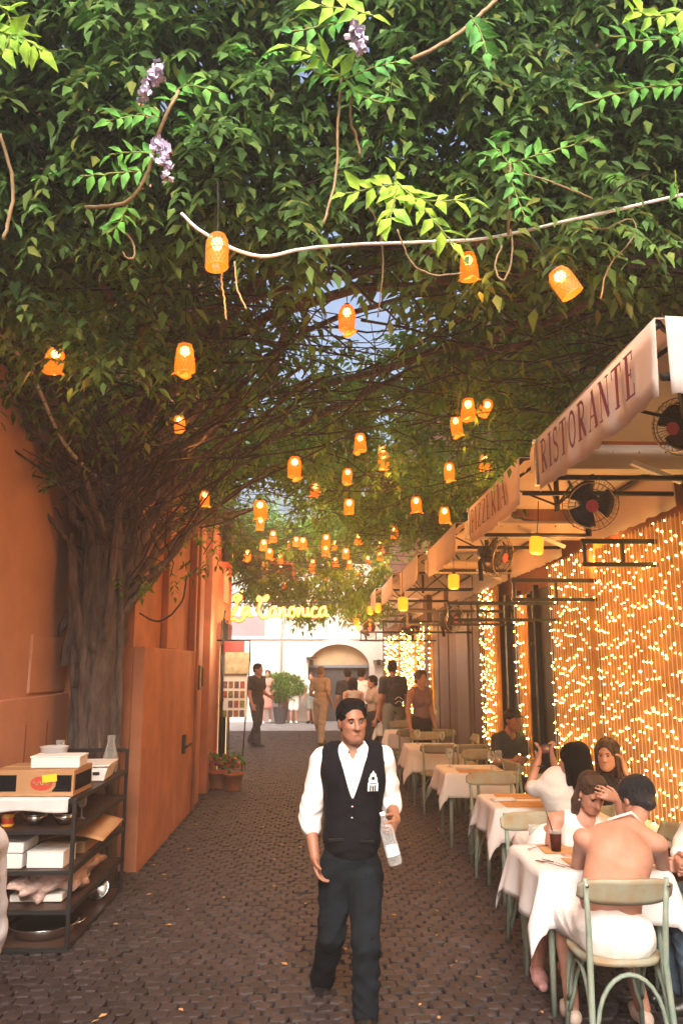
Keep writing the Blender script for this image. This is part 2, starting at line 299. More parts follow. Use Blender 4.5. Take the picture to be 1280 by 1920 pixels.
def person(label, loc, rz=0, H=1.75, J=None, res=.014, skin=None, top='tee', topm=None, bottom='trousers', botm=None, hair='short', hairm=None,
           face=(0, -1, 0), up=(0, 0, 1), group=None, vest=None, curl=.5, hn=None, hd=None, fine=False, extra=None, shoes=None, cat='person', female=False, face_parts=True, cap=None, backless=False):
    t = thing('person', label, cat, loc, rz, group); skin = skin or M_skin2; s = H / 1.75
    j = {k: np.array(v, float) * s for k, v in DEF.items()}
    for k, v in (J or {}).items(): j[k] = np.array(v, float)
    sh = unit(j['sl'] - j['sr']); upv = unit(j['neck'] - j['pelvis']); fr = unit(np.cross(sh, upv)) ; 
    if fr @ np.array([0, -1, 0]) < 0 and not J: fr = -fr
    sh2 = unit(np.cross(upv, fr)); hp = unit(j['hl'] - j['hr']); MT = np.stack([sh2, fr, upv], 1)
    f = unit(face); u = unit(np.array(up, float) - f * (np.array(up, float) @ f)); x = unit(np.cross(u, f)); MH = np.stack([x, f, u], 1)   # head frame: side, front, up
    hs = s if not fine else s * 1.0
    def h(a, b, c): return j['head'] + (x * a + f * b + u * c) * hs
    def E(c, r, k=.02, M=None, op='u', g=0): return el(c, (np.array(r) * s) + g, k, M if M is not None else MT, op)
    fw = .9 if female else 1.0
    def torso(g, k=.035, hips=True):
        P = [rc(j['sr'], j['sl'], .058 * s * fw + g, .058 * s * fw + g, k), E(j['chest'] + upv * .02 * s, (.155 * fw, .112, .19), k, g=g),
             E(j['chest'] + upv * .075 * s - sh2 * .075 * s + fr * .03 * s, (.085 * fw, .075, .075), k, g=g), E(j['chest'] + upv * .075 * s + sh2 * .075 * s + fr * .03 * s, (.085 * fw, .075, .075), k, g=g),
             E(j['waist'], (.135 * fw, .105, .16), k, g=g),
             rc(j['neck'] - upv * .02 * s, (j['sr'] * .6 + j['neck'] * .4), .05 * s + g, .05 * s + g, k), rc(j['neck'] - upv * .02 * s, (j['sl'] * .6 + j['neck'] * .4), .05 * s + g, .05 * s + g, k)]
        if female: P += [E(j['chest'] + upv * .0 * s + sh2 * o * s + fr * .085 * s, (.06, .055, .06), .03, g=g) for o in (-.07, .07)]
        if hips: P.append(E(j['pelvis'], (.165, .115, .115), k, g=g))
        return P
    def legs(g, k=.03, upto=1.0, flare=0.0, g2=None):
        P = []; g2 = g if g2 is None else g2
        for q in 'rl':
            H_, K, A = j['h' + q], j['k' + q], j['a' + q]
            if upto <= .5: K2 = H_ + (K - H_) * upto * 2; P.append(rc(H_, K2, .088 * s + g, (.088 - .03 * upto * 2) * s + g + flare, k)); continue
            P.append(rc(H_, K, .088 * s + g, .058 * s + g, k)); A2 = K + (A - K) * (upto - .5) * 2
            back = unit(np.cross(np.cross(A - K, fr), A - K)) * -1
            P += [rc(K, A2, .055 * s + g, .04 * s + g2, k), el(K + (A - K) * .32 + back * .012 * s, np.array([.05, .05, .11]) * s + g, k)] 
        return P
    def arm(q, g, k=.02, frm=0.0, to=2.0, cuff=0):
        S_, E_, W = j['s' + q], j['e' + q], j['w' + q]; P = []
        P.append(rc(S_ + (E_ - S_) * frm, S_ + (E_ - S_) * min(to, 1), .054 * s * fw + g, (.041 * s * fw + g + (cuff if to <= 1 else 0)), k))
        if to > 1: P.append(rc(E_, E_ + (W - E_) * (to - 1), .042 * s * fw + g, (.029 if to == 2 else .036) * s * fw + g + cuff, k))
        return P
    # skin
    B = torso(0) + legs(0) + [rc(j['neck'] - upv * .05 * s, h(0, -.03, -.06), .056 * s * fw, .053 * s * fw, .03)]
    for q, sd_ in (('r', 1), ('l', -1)):
        B += arm(q, 0); W, E_ = j['w' + q], j['e' + q]
        dd = unit((hd or {}).get(q, unit(W - E_))); nn = (hn or {}).get(q, unit(np.array([(.9 if q == 'r' else -.9), .15, 0.05])))
        B += hand_prims(W, dd, nn, sd_, curl if not isinstance(curl, dict) else curl[q], s, 1.0 if res < .009 else 1.35, res)
        A = j['a' + q]; ff = unit(np.array([fr[0], fr[1], 0])); 
        if abs(ff[0]) + abs(ff[1]) < .2: ff = V3(0, -1, 0)
        B += [rc(A + ff * -.02 * s - V3(0, 0, .05) * s, A + ff * .15 * s - V3(0, 0, .065) * s, .03 * s, .022 * s, .02)]
    B += [el(h(0, -.012, .03), V3(.082, .1, .092) * hs, .015, MH), el(h(0, .03, -.035), V3(.068, .062, .085) * hs, .02, MH), el(h(0, .055, -.092), V3(.042, .034, .028) * hs, .025, MH),
          rc(h(-.045, .02, -.07), h(-.012, .06, -.098), .022 * hs, .02 * hs, .02), rc(h(.045, .02, -.07), h(.012, .06, -.098), .022 * hs, .02 * hs, .02),
          rc(h(0, .088, .008), h(0, .11, -.034), .009 * hs, .0135 * hs, .008), rc(h(-.014, .094, -.038), h(.014, .094, -.038), .0085 * hs, .0085 * hs, .006),
          rc(h(-.036, .078, .022), h(.036, .078, .022), .013 * hs, .013 * hs, .012), rc(h(-.02, .085, -.066), h(.02, .085, -.066), .0075 * hs, .0075 * hs, .005), rc(h(-.018, .082, -.076), h(.018, .082, -.076), .008 * hs, .008 * hs, .005),
          el(h(-.036, .06, -.025), V3(.022, .022, .02) * hs, .015, MH), el(h(.036, .06, -.025), V3(.022, .022, .02) * hs, .015, MH)]
    if res < .012: B += [el(h(o, .092, .003), V3(.016, .012, .010) * hs, .01, MH, 's') for o in (-.03, .03)]
    B += [el(h(o, -.005, -.012), V3(.01, .02, .032) * hs, .008, MH) for o in (-.078, .078)]
    if extra: B += extra(j, sh2, fr, upv)
    sdf_obj(B, res, 'body', skin, t)
    if face_parts:
        for o in (-.03, .03):
            e = MB(); e.lathe([(.0001, -.0115), (.008, -.008), (.0115, 0), (.008, .008), (.0001, .0115)], h(o, .0795, .003), 8); eb = e.build('eye', mat('eye_white', (.13, .09, .075), .6), t, True)
            e = MB(); e.lathe([(.0001, -.006), (.0055, 0), (.0001, .006)], h(o, .0875, .003), 8); e.build('iris', mat('iris_dark', (.02, .01, .008), .2), eb, True)
            sg = 1 if o > 0 else -1
            e = MB(); e.tube([h(o - sg * .016, .094, .019), h(o, .095, .024), h(o + sg * .02, .086, .019)], [.0025 * hs, .0038 * hs, .0018 * hs], 5); e.build('eyebrow', hairm or M_hairb, t, True)
        e = MB(); e.tube([h(-.022, .089, -.0715), h(-.008, .0945, -.070), h(.008, .0945, -.070), h(.022, .089, -.0715)], [.0012, .0028, .0028, .0012], 5); e.build('mouth', mat('lips', (.26, .09, .075), .5), t, True)
    # hair
    hm = hairm or M_hairb
    if hair in ('short', 'long', 'bun', 'pony'):
        g = .005 if hair == 'short' else .014
        Hs = [el(h(0, -.018, .038), V3(.0825 + g, .099 + g, .089 + g) * hs, .01, MH), el(h(0, -.055, -.01), V3(.072, .055, .075) * hs, .02, MH)]
        Hs += [rc(h(o, .0, .108), h(o * 1.2, .045, .102), .016 * hs, .01 * hs, .02) for o in (-.045, -.02, .005, .03, .05)]
        Hs += [el(h(0, .108, -.018), V3(.066, .06, .098) * hs, .006, MH, 's'), el(h(0, .03, -.1), V3(.2, .06, .075) * hs, .01, MH, 's')]
        if hair == 'short': Hs += [el(h(o, .03, -.04), V3(.03, .035, .055) * hs, .01, MH, 's') for o in (-.097, .097)] + [el(h(0, -.07, -.11), V3(.12, .08, .05) * hs, .01, MH, 's')]
        if hair == 'long':
            Hs += [rc(h(o, -.03, .0), h(o * 1.25, -.045, -.2) , .045 * hs, .03 * hs, .03) for o in (-.055, -.02, .02, .055)] + [rc(h(o, .01, .04), h(o * 1.1, .012, -.17), .03 * hs, .018 * hs, .02) for o in (-.078, .078)]
        if hair == 'pony': Hs += [rc(h(0, -.1, .03), h(0, -.13, -.2), .035 * hs, .015 * hs, .02)]
        if hair == 'bun': Hs += [el(h(0, -.09, -.045), V3(.05, .04, .045) * hs, .015, MH)]
        ho = sdf_obj(Hs, max(min(res, .01), .006), 'hair', hm, t, .003)
        if res < .0095:
            sm = MB(); r_ = random.Random(int(H * 1000) + len(label)); lim = 100 if hair == 'short' else 118
            for i in range(300):
                az = r_.uniform(-128, 128) + 180; p0, p1 = r_.uniform(4, 60), r_.uniform(70, lim); pts = []
                for q_ in range(6):
                    po = R(p0 + (p1 - p0) * q_ / 5); a_ = R(az + 7 * math.sin(q_ + i)); gg = 1.015 + r_.uniform(0, .03); pts.append(h((.081 + g) * gg * math.sin(po) * math.sin(a_), -.018 + (.099 + g) * gg * math.sin(po) * math.cos(a_), .038 + (.089 + g) * gg * math.cos(po)))
                sm.tube(pts, [.0012, .0026, .0028, .0026, .002, .0008], 3, cap=False)
            so_ = sm.build('hair_strands', hm, ho, True, fix=False); so_['kind'] = 'stuff'
    if cap:
        Hs = [el(h(0, -.015, .045), V3(.09, .108, .085) * hs, .01, MH), rc(h(-.03, .08, .05), h(-.03, .15, .04), .022, .02, .02, (u, .3)), rc(h(.03, .08, .05), h(.03, .15, .04), .022, .02, .02, (u, .3)), el(h(0, .03, -.06), V3(.15, .16, .1) * hs, .005, MH, 's')]
        sdf_obj(Hs, .008, 'cap', cap, t)
    # clothes
    if bottom == 'trousers': sdf_obj([E(j['pelvis'], (.165, .115, .115), .03, g=.014), E(j['waist'] * .35 + j['pelvis'] * .65, (.15, .112, .1), .03, g=.008)] + legs(.018, upto=.99, g2=.032) , res, 'trousers', botm or M_trouser, t, .008)
    if bottom == 'shorts': sdf_obj([E(j['pelvis'], (.165, .115, .115), .03, g=.014), E(j['waist'] * .35 + j['pelvis'] * .65, (.15, .112, .1), .03, g=.008)] + legs(.022, upto=.46, flare=.012), res, 'shorts', botm or M_trouser, t)
    if bottom in ('skirt', 'dress'):
        P = [E(j['pelvis'], (.165, .115, .115), .03, g=.016)]
        for q in 'rl': P.append(rc(j['h' + q], j['h' + q] + (j['k' + q] - j['h' + q]) * .85, .1 * s, .105 * s, .08))
        P.append(rc((j['hr'] + j['hl']) / 2, (j['kr'] + j['kl']) / 2 * .8 + (j['hr'] + j['hl']) / 2 * .2, .1 * s, .12 * s, .08)); sdf_obj(P, res, 'skirt', botm or topm, t, .006)
    if top:
        P = torso(.012) if top != 'strapless' else [E(j['chest'] + upv * -.02 * s, (.155 * fw, .112, .15), .03, g=.014), E(j['waist'], (.135 * fw, .105, .16), .03, g=.014), E(j['pelvis'], (.165, .115, .1), .03, g=.02)]
        if top == 'tee':
            for q in 'rl': P += arm(q, .014, to=.6, cuff=.016)
        if top == 'long':
            for q in 'rl': P += arm(q, .015, to=1.85)
        if top == 'rolled':
            for q in 'rl':
                P += arm(q, .022, to=1.0, k=.02, cuff=.004); E_, W = j['e' + q], j['w' + q]; a = unit(W - E_)
                P += [rc(E_ - a * .01, E_ + a * .035, .058, .056, .012), rc(E_ + a * .035, E_ + a * .05, .062, .06, .004)]
        if backless:
            bk = j['chest'] - fr * .14 * s; P.append(el(bk + upv * .03, V3(.17, .13, .3) * s, .01, MT, 's'))
        P.append(el(j['neck'] + upv * .035 * s + fr * .03 * s, V3(.062, .085, .075) * s, .006, MT, 's'))
        if top == 'rolled': P += [rc(j['neck'] + upv * .03, j['neck'] + fr * .125 - upv * .075, .05, .003, .004, (sh2, .8), 's')]
        if top == 'tank': P += [el(j['s' + q] + (.02 if q == 'l' else -.02) * sh2, V3(.07, .09, .1) * s, .01, MT, 's') for q in 'rl']
        tp = sdf_obj(P, res, 'top' if top != 'rolled' else 'shirt', topm or M_shirt, t, .007 if top in ('rolled', 'long', 'tee') else .003)
    if vest:
        n0, ch = j['neck'], j['chest']
        P = torso(.028, hips=False) + [E(j['waist'] * .5 + j['chest'] * .5, (.14, .108, .14), .04, g=.024), E(j['waist'] - upv * .02 * s, (.13, .102, .17), .04, g=.024)]
        P += [el(j['s' + q] + (.055 if q == 'l' else -.055) * sh2, V3(.075, .1, .13) * s, .008, MT, 's') for q in 'rl']
        P.append(el(n0 + upv * .02 * s, V3(.078, .1, .09) * s, .006, MT, 's'))
        vb = ch - upv * .03 * s; vt = n0 + upv * .02
        for a in np.linspace(0, 1, 22): P.append(rc(vt + fr * .08 + (vb - vt) * a, vt + fr * .2 + (vb - vt) * a, .085 * (1 - a) + .006, .085 * (1 - a) + .006, .002, op='s'))
        P.append(rc(j['waist'] - upv * .2 * s + fr * .12, j['waist'] - upv * .13 * s + fr * .18, .04, .004, .004, op='s'))
        sdf_obj(P, res, 'vest', vest, t, .004)
    if shoes is not False:
        for q in 'rl':
            A = j['a' + q]; ff = unit(np.array([fr[0], fr[1], 0])) if abs(fr[0]) + abs(fr[1]) > .2 else V3(0, -1, 0)
            if isinstance(J, dict) and ('f' + q) in J: ff = unit(J['f' + q])
            b = A - V3(0, 0, .045) * s
            sdf_obj([rc(b - ff * .035, b + ff * .08, .044 * s, .044 * s, .03, ((0, 0, 1), 1.0)), rc(b + ff * .06 - V3(0, 0, .012), b + ff * .17 - V3(0, 0, .015), .044 * s, .03 * s, .03)], max(.007, res * .7), 'shoe', shoes or M_shoe, t)
    t['_j'] = 1; del t['_j']
    return t, j, dict(f=fr, u=upv, s=sh2, h=h, MT=MT)
# ------------------------------------------------------------------ ground and cobbles
XL, XN, XR = -1.69, -2.45, 2.5
def xwall(Y): return XR - max(0, Y - 12.5) * .036
def xawn(Y): return 1.36 - max(0, Y - 9) * .042
g = MB(); g.bb((-40, -20, -.3), (40, 23.6, -.028)); ground = struct('ground', g, M_mortar)
g = MB(); g.bb((-40, 23.6, -.3), (40, 70, -.02)); struct('far_pavement', g, M_road)
def cobble_mb(seed):
    r = random.Random(seed); m = MB(); h = .0475; n = 8; vs = []
    for (k, z) in ((1.03, -.03), (1.03, .004), (.86, .010)):
        for j in range(n):
            a = 2 * PI * j / n; q = max(abs(math.cos(a)), abs(math.sin(a))); rr = k * h / q * (.88 if q < .8 else 1)
            vs.append((rr * math.cos(a) + r.uniform(-.003, .003), rr * math.sin(a) + r.uniform(-.003, .003), z + r.uniform(-.003, .003)))
    m.add(vs, [(i * n + j, i * n + (j + 1) % n, (i + 1) * n + (j + 1) % n, (i + 1) * n + j) for i in (0, 1) for j in range(n)] + [tuple(range(16, 24))]); return m
CB = [cobble_mb(i) for i in range(6)]; CBM = [c.mesh('cobble', M_cobble) for c in CB]
spots = []; st = .104
for iy in range(-6, 190):
    for ix in range(-32, 32):
        # sanpietrini run in shallow fans: a diamond lattice with a wave
        x = (ix + .5 * (iy % 2)) * st; y = 4.0 + iy * st * .93 + .05 * math.sin(x * 2.6)
        if not (-2.5 < x < 2.6) or y > 23.2: continue
        if x < XL + .05 and y > 7.9 and y < 16: continue
        spots.append((x + random.uniform(-.009, .009), y + random.uniform(-.009, .009)))
def inframe(x, y):
    d = Vector((x, y, -CAM_H)); c = CM.transposed() @ d; px = 640 - c.x / c.z * FPX; py = 960 + c.y / c.z * FPX
    return -10 < px < 1290 and py < 1930
spots.sort(key=lambda p: (not inframe(*p), p[1])); allv = []; far = MB()
for i, (x, y) in enumerate(spots):
    rz = random.uniform(-.22, .22); k = random.randrange(6); z = random.uniform(-.004, .004)
    if i < 290:
        o = bpy.data.objects.new('cobble', CBM[k]); C.objects.link(o); o.location = (x, y, z); o.rotation_euler = (random.uniform(-.03, .03), random.uniform(-.03, .03), rz); o.parent = ground
    else:
        c, s_ = math.cos(rz), math.sin(rz); tx, ty = random.uniform(-.03, .03), random.uniform(-.03, .03)
        far.add([(x + a * c - b * s_, y + a * s_ + b * c, z + e + a * tx + b * ty) for a, b, e in CB[k].v], CB[k].f)
o = far.build('cobbles', M_cobble, ground, fix=False); o['kind'] = 'stuff'

# ------------------------------------------------------------------ left side
t = thing('plastered_wall', 'near salmon orange plastered wall behind the metal rack and vine trunk', 'wall', (XN, -3, 0)); d = off(t)
m = MB(); m.bb((XN - .3, -3, -.1), (XN, 8.2, 7.5)); shift(m, d).build('wall', M_plaster2, t)
m = MB(); m.bb((XN, 5.0, 0), (XN + .05, 8.0, atx(60, 1307, XN + .05).z)); shift(m, d).build('plinth', M_plaster2, t, bevel=.01)
p1 = atx(62, 1190, XN + .02); p2 = atx(118, 1300, XN + .02)
m = MB(); m.bb((XN, p1.y, p2.z + .03), (XN + .025, p2.y, p1.z)); shift(m, d).build('hatch', M_plaster2, t, bevel=.006)
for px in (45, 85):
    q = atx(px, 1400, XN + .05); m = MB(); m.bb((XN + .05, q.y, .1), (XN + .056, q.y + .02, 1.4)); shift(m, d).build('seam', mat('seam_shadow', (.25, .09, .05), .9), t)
t = thing('orange_building', 'deep orange plastered house wall beyond the vine trunk with pilasters', 'building', (XL, 7.9, 0)); d = off(t)
m = MB(); m.bb((XL - 3, 7.9, -.1), (XL - .12, 13.3, 8)); m.bb((XL - 3, 13.3, -.1), (XL - .14, 15.5, 8)); shift(m, d).build('wall', M_plaster, t)
zl = atx(300, 1215, XL).z
m = MB(); m.bb((XL - .119, 7.9, -.1), (XL, 11.05, zl)); shift(m, d).build('plinth', M_plaster, t, bevel=.012)
for (a, b, dz, nm) in ((9.2, 9.85, -.04, 'pilaster'), (11.1, 11.9, -.02, 'pilaster'), (12.55, 13.25, 0.0, 'pilaster')):
    m = MB(); m.bb((XL - .119, a, zl + .003 if a < 11 else -.1), (XL + dz, b, 8)); shift(m, d).build(nm, M_plaster, t, bevel=.012)
m = MB(); m.tube([(XL + .03, 11.02, 0), (XL + .03, 11.02, 5)], .022, 8); shift(m, d).build('drain_pipe', M_plaster, t, True)
q = atx(345, 1395, XL + .02); m = MB(); m.box(q, (.04, .08, .22)); m.box(q + Vector((.03, .15, -.03)), (.03, .4, .03)); shift(m, d).build('latch', M_black, t)
q = atx(400, 960, XL); m = MB(); m.tube([(q.x + .1, q.y + 1.2, 3.6), (q.x + .1, q.y + 1.2, 5.6)], .1, 10); shift(m, d).build('flue', M_black, t, True)
# framed picture
q = atx(376, 1270, XL + .02); t = thing('framed_notice', 'small dark framed notice hanging on the orange pilaster', 'picture frame', (XL, q.y, q.z)); hh = .15
m = MB(); 
for a, b, e, f_ in ((0, hh, .34, .03), (0, -hh, .34, .03), (.16, 0, .03, .3), (-.16, 0, .03, .3)): m.box((.02, a, b), (.03, e, f_))
m.build('frame', M_black, t); m = MB(); m.box((.012, 0, 0), (.01, .3, .28)); m.build('print', mat('notice_print', (.35, .25, .12), .5, .7, 20), t)
# red shop front
t = thing('red_shopfront', 'red painted shop front with arched cream panels beside the menu stand', 'shop front', (XL, 13.3, 0)); d = off(t)
m = MB(); m.bb((XL - .139, 13.3, -.1), (XL - .02, 15.5, 3.75)); shift(m, d).build('surround', M_red, t)
m = MB(); arch = [(-.35, 0), (.35, 0), (.35, .5)] + [(.35 * math.cos(a), .5 + .3 * math.sin(a)) for a in np.linspace(.2, PI - .2, 9)] + [(-.35, .5)]
m.prism(arch, (XL - .02, 14.5, 2.95), (0, 1, 0), (0, 0, .8), (.02, 0, 0)); shift(m, d).build('arched_panel', mat('pale_panel', (.6, .4, .32), .7, .2, 8), t)
m = MB(); arch = [(-.55, 0), (.55, 0), (.55, 2.0)] + [(.55 * math.cos(a), 2.0 + .5 * math.sin(a)) for a in np.linspace(.2, PI - .2, 11)] + [(-.55, 2.0)]
m.prism(arch, (XL - .02, 14.5, .05), (0, 1, 0), (0, 0, 1), (.015, 0, 0)); shift(m, d).build('lit_window', mat('lit_window', (.6, .5, .3), .4, emis=(1, .72, .3), estr=.9), t)
m = MB()
for y in np.linspace(13.75, 15.25, 6): m.box((XL + .02, y, 1.3), (.02, .02, 2.6))
for z in (.1, 1.2, 2.55): m.box((XL + .022, 14.5, z), (.018, 1.6, .025))
shift(m, d).build('grille', M_black, t)
ld = bpy.data.lights.new('menu_fill_light', 'POINT'); ld.energy = 16; ld.color = (1, .78, .5); ld.shadow_soft_size = .2; lo = bpy.data.objects.new('menu_fill_light', ld); C.objects.link(lo); lo.parent = t; lo.location = (.35, -.7, 2.3)  # added point light brightening the menu board, standing in for the window's glow
# open iron gate leaf standing in front of the shop
t = thing('iron_gate_leaf', 'tall open black iron gate leaf beside the red shop front', 'gate', (XL + .12, 13.2, 0))
m = MB(); m.tube([(0, 0, 0), (0, 0, 2.6)], .022, 6); m.tube([(0, .5, 0), (0, .5, 2.6)], .018, 6)
for z in (.15, 1.3, 2.55): m.tube([(0, 0, z), (0, .5, z)], .012, 6)
m.tube([(0, 0, 2.6), (0, .12, 2.75), (0, .25, 2.72)], .01, 6); m.build('frame', M_black, t, True)
for k in range(4): m = MB(); m.tube([(0, .1 + k * .1, .15), (0, .1 + k * .1, 2.55)], .008, 5); m.build('bar', M_black, t, True)
# menu stand
MY = 13.4
a = at(413, 1342, MY); b = at(468, 1200, MY); t = thing('menu_stand', 'tall white menu board with rows of dish photos hung from a black bracket', 'menu board', (a.x, MY, 0)); d = off(t)
c0 = at(415, 1250, MY); c1 = at(464, 1250, MY); z0 = at(440, 1344, MY).z; z1 = at(440, 1228, MY).z; wx = c1.x - c0.x
m = MB(); m.box(((c0.x + c1.x) / 2, MY, (z0 + z1) / 2), (wx, .03, z1 - z0)); shift(m, d).build('board', M_foam, t)
pm = [mat('dish_photo_%d' % i, c, .5, .6, 30) for i, c in enumerate([(.2, .1, .12), (.3, .15, .05), (.12, .08, .1), (.35, .08, .05), (.2, .2, .05)])]
for r_ in range(4):
    for k in range(4):
        if r_ == 2 and k == 0: continue
        m = MB(); m.box((c0.x + wx * (.17 + .22 * k), MY - .019, at(440, 1284 + 18 * r_, MY).z), (wx * .17, .006, .11)); shift(m, d).build('dish_photo', pm[(r_ * 3 + k) % 5], t)
m = MB(); m.tube([(a.x - .1, MY + .1, at(0, 1200, MY).z), (b.x, MY + .1, at(0, 1200, MY).z), (b.x, MY + .1, 1.9)], .014, 6); m.tube([(b.x, MY + .1, 1.95), (b.x - .1, MY + .05, 0)], .012, 6); m.tube([(a.x, MY + .05, 2.2), (a.x, MY + .05, 0)], .012, 6)
shift(m, d).build('bracket', M_black, t, True)
q0, q1 = at(422, 1223, MY - .06), at(467, 1264, MY - .06); m = MB(); m.box((q0 + q1) / 2, (q1.x - q0.x, .025, q0.z - q1.z)); shift(m, d).build('sign_plate', mat('aged_sign_plate', (.45, .38, .25), .6, .35, 10), t, bevel=.01)
q0, q1 = at(421, 1202, MY), at(458, 1224, MY); m = MB(); m.box((q0 + q1) / 2, (q1.x - q0.x, .02, q0.z - q1.z)); shift(m, d).build('red_cloth', M_red, t)
# flower pots at the foot of the menu stand
for (px, py, lab, col) in ((408, 1478, 'terracotta pot of magenta cyclamens nearest the iron gate', (.6, .02, .2)), (437, 1482, 'terracotta pot of red and yellow flowers right of the magenta ones', (.7, .08, .04))):
    q = atz(px, py, 0); t = thing('flower_pot', lab, 'flower pot', q, group='flower pots by the shop')
    m = MB(); m.lathe([(.1, 0), (.14, .22), (.155, .22), (.155, .26), (.13, .26), (.12, .2)], n=14); m.build('pot', mat('terracotta', (.35, .12, .06), .85, .15), t, True)
    ps = rng.normal(0, .09, (70, 3)) * (1, 1, .8) + (0, 0, .42)
    for k, (mm, sz) in enumerate(((M_leafd, 70), (mat('petals_%s' % px, col, .5, .4, 20), 26))):
        m = MB()
        for p in ps[:sz]:
            v = Vector(rng.normal(0, 1, 3)).normalized(); u_ = v.orthogonal().normalized(); w_ = v.cross(u_); r_ = .035; p = Vector(p) + (v * .03 if k else Vector()); m.add([p + u_ * r_, p + w_ * r_, p - u_ * r_, p - w_ * r_, p + v * .02], [(0, 1, 4), (1, 2, 4), (2, 3, 4), (3, 0, 4)])
        o = m.build('foliage' if k == 0 else 'blossom', mm, t, fix=False); o['kind'] = 'stuff'
# hanging rust coloured awning over the far left shops
t = thing('rust_awning', 'rust coloured sloping shop awning high on the far left side', 'awning', (-2.2, 17, 0)); d = off(t)
m = MB(); m.prism([(0, 4.35), (1.75, 3.9), (1.75, 3.86), (0, 4.3)], (-2.3, 16.2, 0), (1, 0, 0), (0, 0, 1), (0, 3.6, 0)); m.prism([(1.74, 3.88), (1.75, 3.88), (1.75, 3.6), (1.74, 3.6)], (-2.3, 16.2, 0), (1, 0, 0), (0, 0, 1), (0, 3.6, 0)); shift(m, d).build('canvas', mat('rust_canvas', (.3, .08, .03), .8, .15, 3), t)
m = MB(); 
for y in (16.3, 19.7): m = MB(); m.tube([(-2.3, y, 3.3), (-.6, y, 3.86)], .02, 6); shift(m, d).build('arm', M_black, t, True)

# ------------------------------------------------------------------ far building
YB = 27.0
t = thing('far_building', 'bright cream house with an arched gateway closing the end of the alley', 'building', (0, YB, 0)); d = off(t)
cx, hw = .63, 1.02; zs = at(575, 1252, YB).z; top = at(637, 1208, YB).z
def archpts(n=18, k=1.0, dz=0): return [(cx + hw * k * math.cos(a), zs + (top - zs + dz) * math.sin(a)) for a in np.linspace(0, PI, n)]
ap = archpts(); m = MB()
m.bb((-14, YB, -.1), (cx - hw, YB + .4, 2.75)); m.bb((cx + hw, YB, -.1), (2.75, YB + .4, 2.75)); m.bb((3.7, YB, -.1), (14, YB + .4, 2.75))
for i in range(len(ap) - 1): (xa, za), (xb, zb) = ap[i], ap[i + 1]; m.prism([(xa, za), (xb, zb), (xb, 2.75), (xa, 2.75)], (0, YB, 0), (1, 0, 0), (0, 0, 1), (0, .4, 0))
m.bb((-14, YB + .003, 2.75), (14, YB + .4, 5.2)); shift(m, d).build('wall', M_bwall, t)
ao = archpts(18, 1.17, .2); m = MB()
for i in range(len(ap) - 1): m.prism([ap[i], ap[i + 1], ao[i + 1], ao[i]], (0, YB - .05, 0), (1, 0, 0), (0, 0, 1), (0, .048, 0))
m.bb((cx - hw - .19, YB - .05, 0), (cx - hw, YB - .002, zs)); m.bb((cx + hw, YB - .05, 0), (cx + hw + .19, YB - .002, zs)); shift(m, d).build('arch_surround', M_bwall, t)
m = MB(); m.bb((-14, YB - .02, 2.42 + .35), (at(497, 1170, YB).x, YB, 3.45)); shift(m, d).build('pink_panel', M_bpink, t)
m = MB(); m.bb((-14, YB - .06, 2.66), (14, YB + .001, 2.76)); shift(m, d).build('string_course', M_bwall, t)
m = MB(); m.bb((cx - hw - .2, YB + .36, -.05), (cx + hw + .2, YB + .45, zs + .02)); shift(m, d).build('gate', M_bdark, t)
for k in range(7): m = MB(); m.bb((cx - hw + .05 + k * .31, YB + .335, 0), (cx - hw + .33 + k * .31, YB + .36, zs - .05)); shift(m, d).build('plank', M_bdark, t)
m = MB(); m.bb((cx - hw, YB + .2, zs + .0), (cx + hw, YB + .3, zs + .09)); shift(m, d).build('lintel', mat('blue_grey_lintel', (.16, .2, .28), .7), t)
m = MB(); m.bb((cx - hw, YB + .3, zs + .09), (cx + hw, YB + .35, top + .1)); shift(m, d).build('tympanum', M_tan, t)
m = MB(); m.bb((2.75, YB + .3, -.05), (3.7, YB + .4, 2.0)); shift(m, d).build('doorway', M_bdark, t)
m = MB(); m.bb((2.75, YB + .001, 2.0), (3.7, YB + .4, 2.75)); shift(m, d).build('door_head', M_bwall, t)
for x in (-.28, 1.95): m = MB(); m.box((x, YB - .2, 2.05 if x < 0 else 1.95), (.35, .3, .04)); m.box((x, YB - .15, 1.9), (.12, .12, .18)); shift(m, d).build('wall_lamp', M_black, t)
m = MB(); m.tube([(-1.28, YB - .06, 0), (-1.28, YB - .06, 6)], .04, 8); shift(m, d).build('drain_pipe', mat('pipe_grey', (.45, .4, .42), .5), t, True)
# hedge and pot in front of it
q = at(520, 1300, 26.2); hp = rng.normal(0, 1, (3000, 3)); hp /= np.linalg.norm(hp, axis=1)[:, None]; hp = hp * (rng.uniform(.7, 1.08, (3000, 1))) * (.8, .3, .42) + (q.x + .05, 26.2, 1.12)
def leafgeo(P, D, N, S_, W=.42):
    "numpy leaves: P positions, D tip directions, N normals, S lengths -> verts, triangle faces"
    D = D / np.linalg.norm(D, axis=1)[:, None]; N = N - D * (N * D).sum(1)[:, None]; N /= np.linalg.norm(N, axis=1)[:, None] + 1e-9; T = np.cross(D, N); S_ = S_[:, None]
    v = np.stack([P, P + D * .38 * S_ + T * W * .5 * S_ + N * .05 * S_, P + D * .5 * S_ - N * .05 * S_, P + D * .38 * S_ - T * W * .5 * S_ + N * .05 * S_, P + D * .72 * S_ + T * W * .27 * S_ - N * .02 * S_, P + D * .72 * S_ - T * W * .27 * S_ - N * .02 * S_, P + D * S_ - N * .16 * S_], 1)
    f = np.array([(0, 1, 2), (0, 2, 3), (1, 4, 2), (3, 2, 5), (4, 6, 2), (5, 2, 6)]); n = len(P)
    return v.reshape(-1, 3), (f[None] + 7 * np.arange(n)[:, None, None]).reshape(-1, 3)
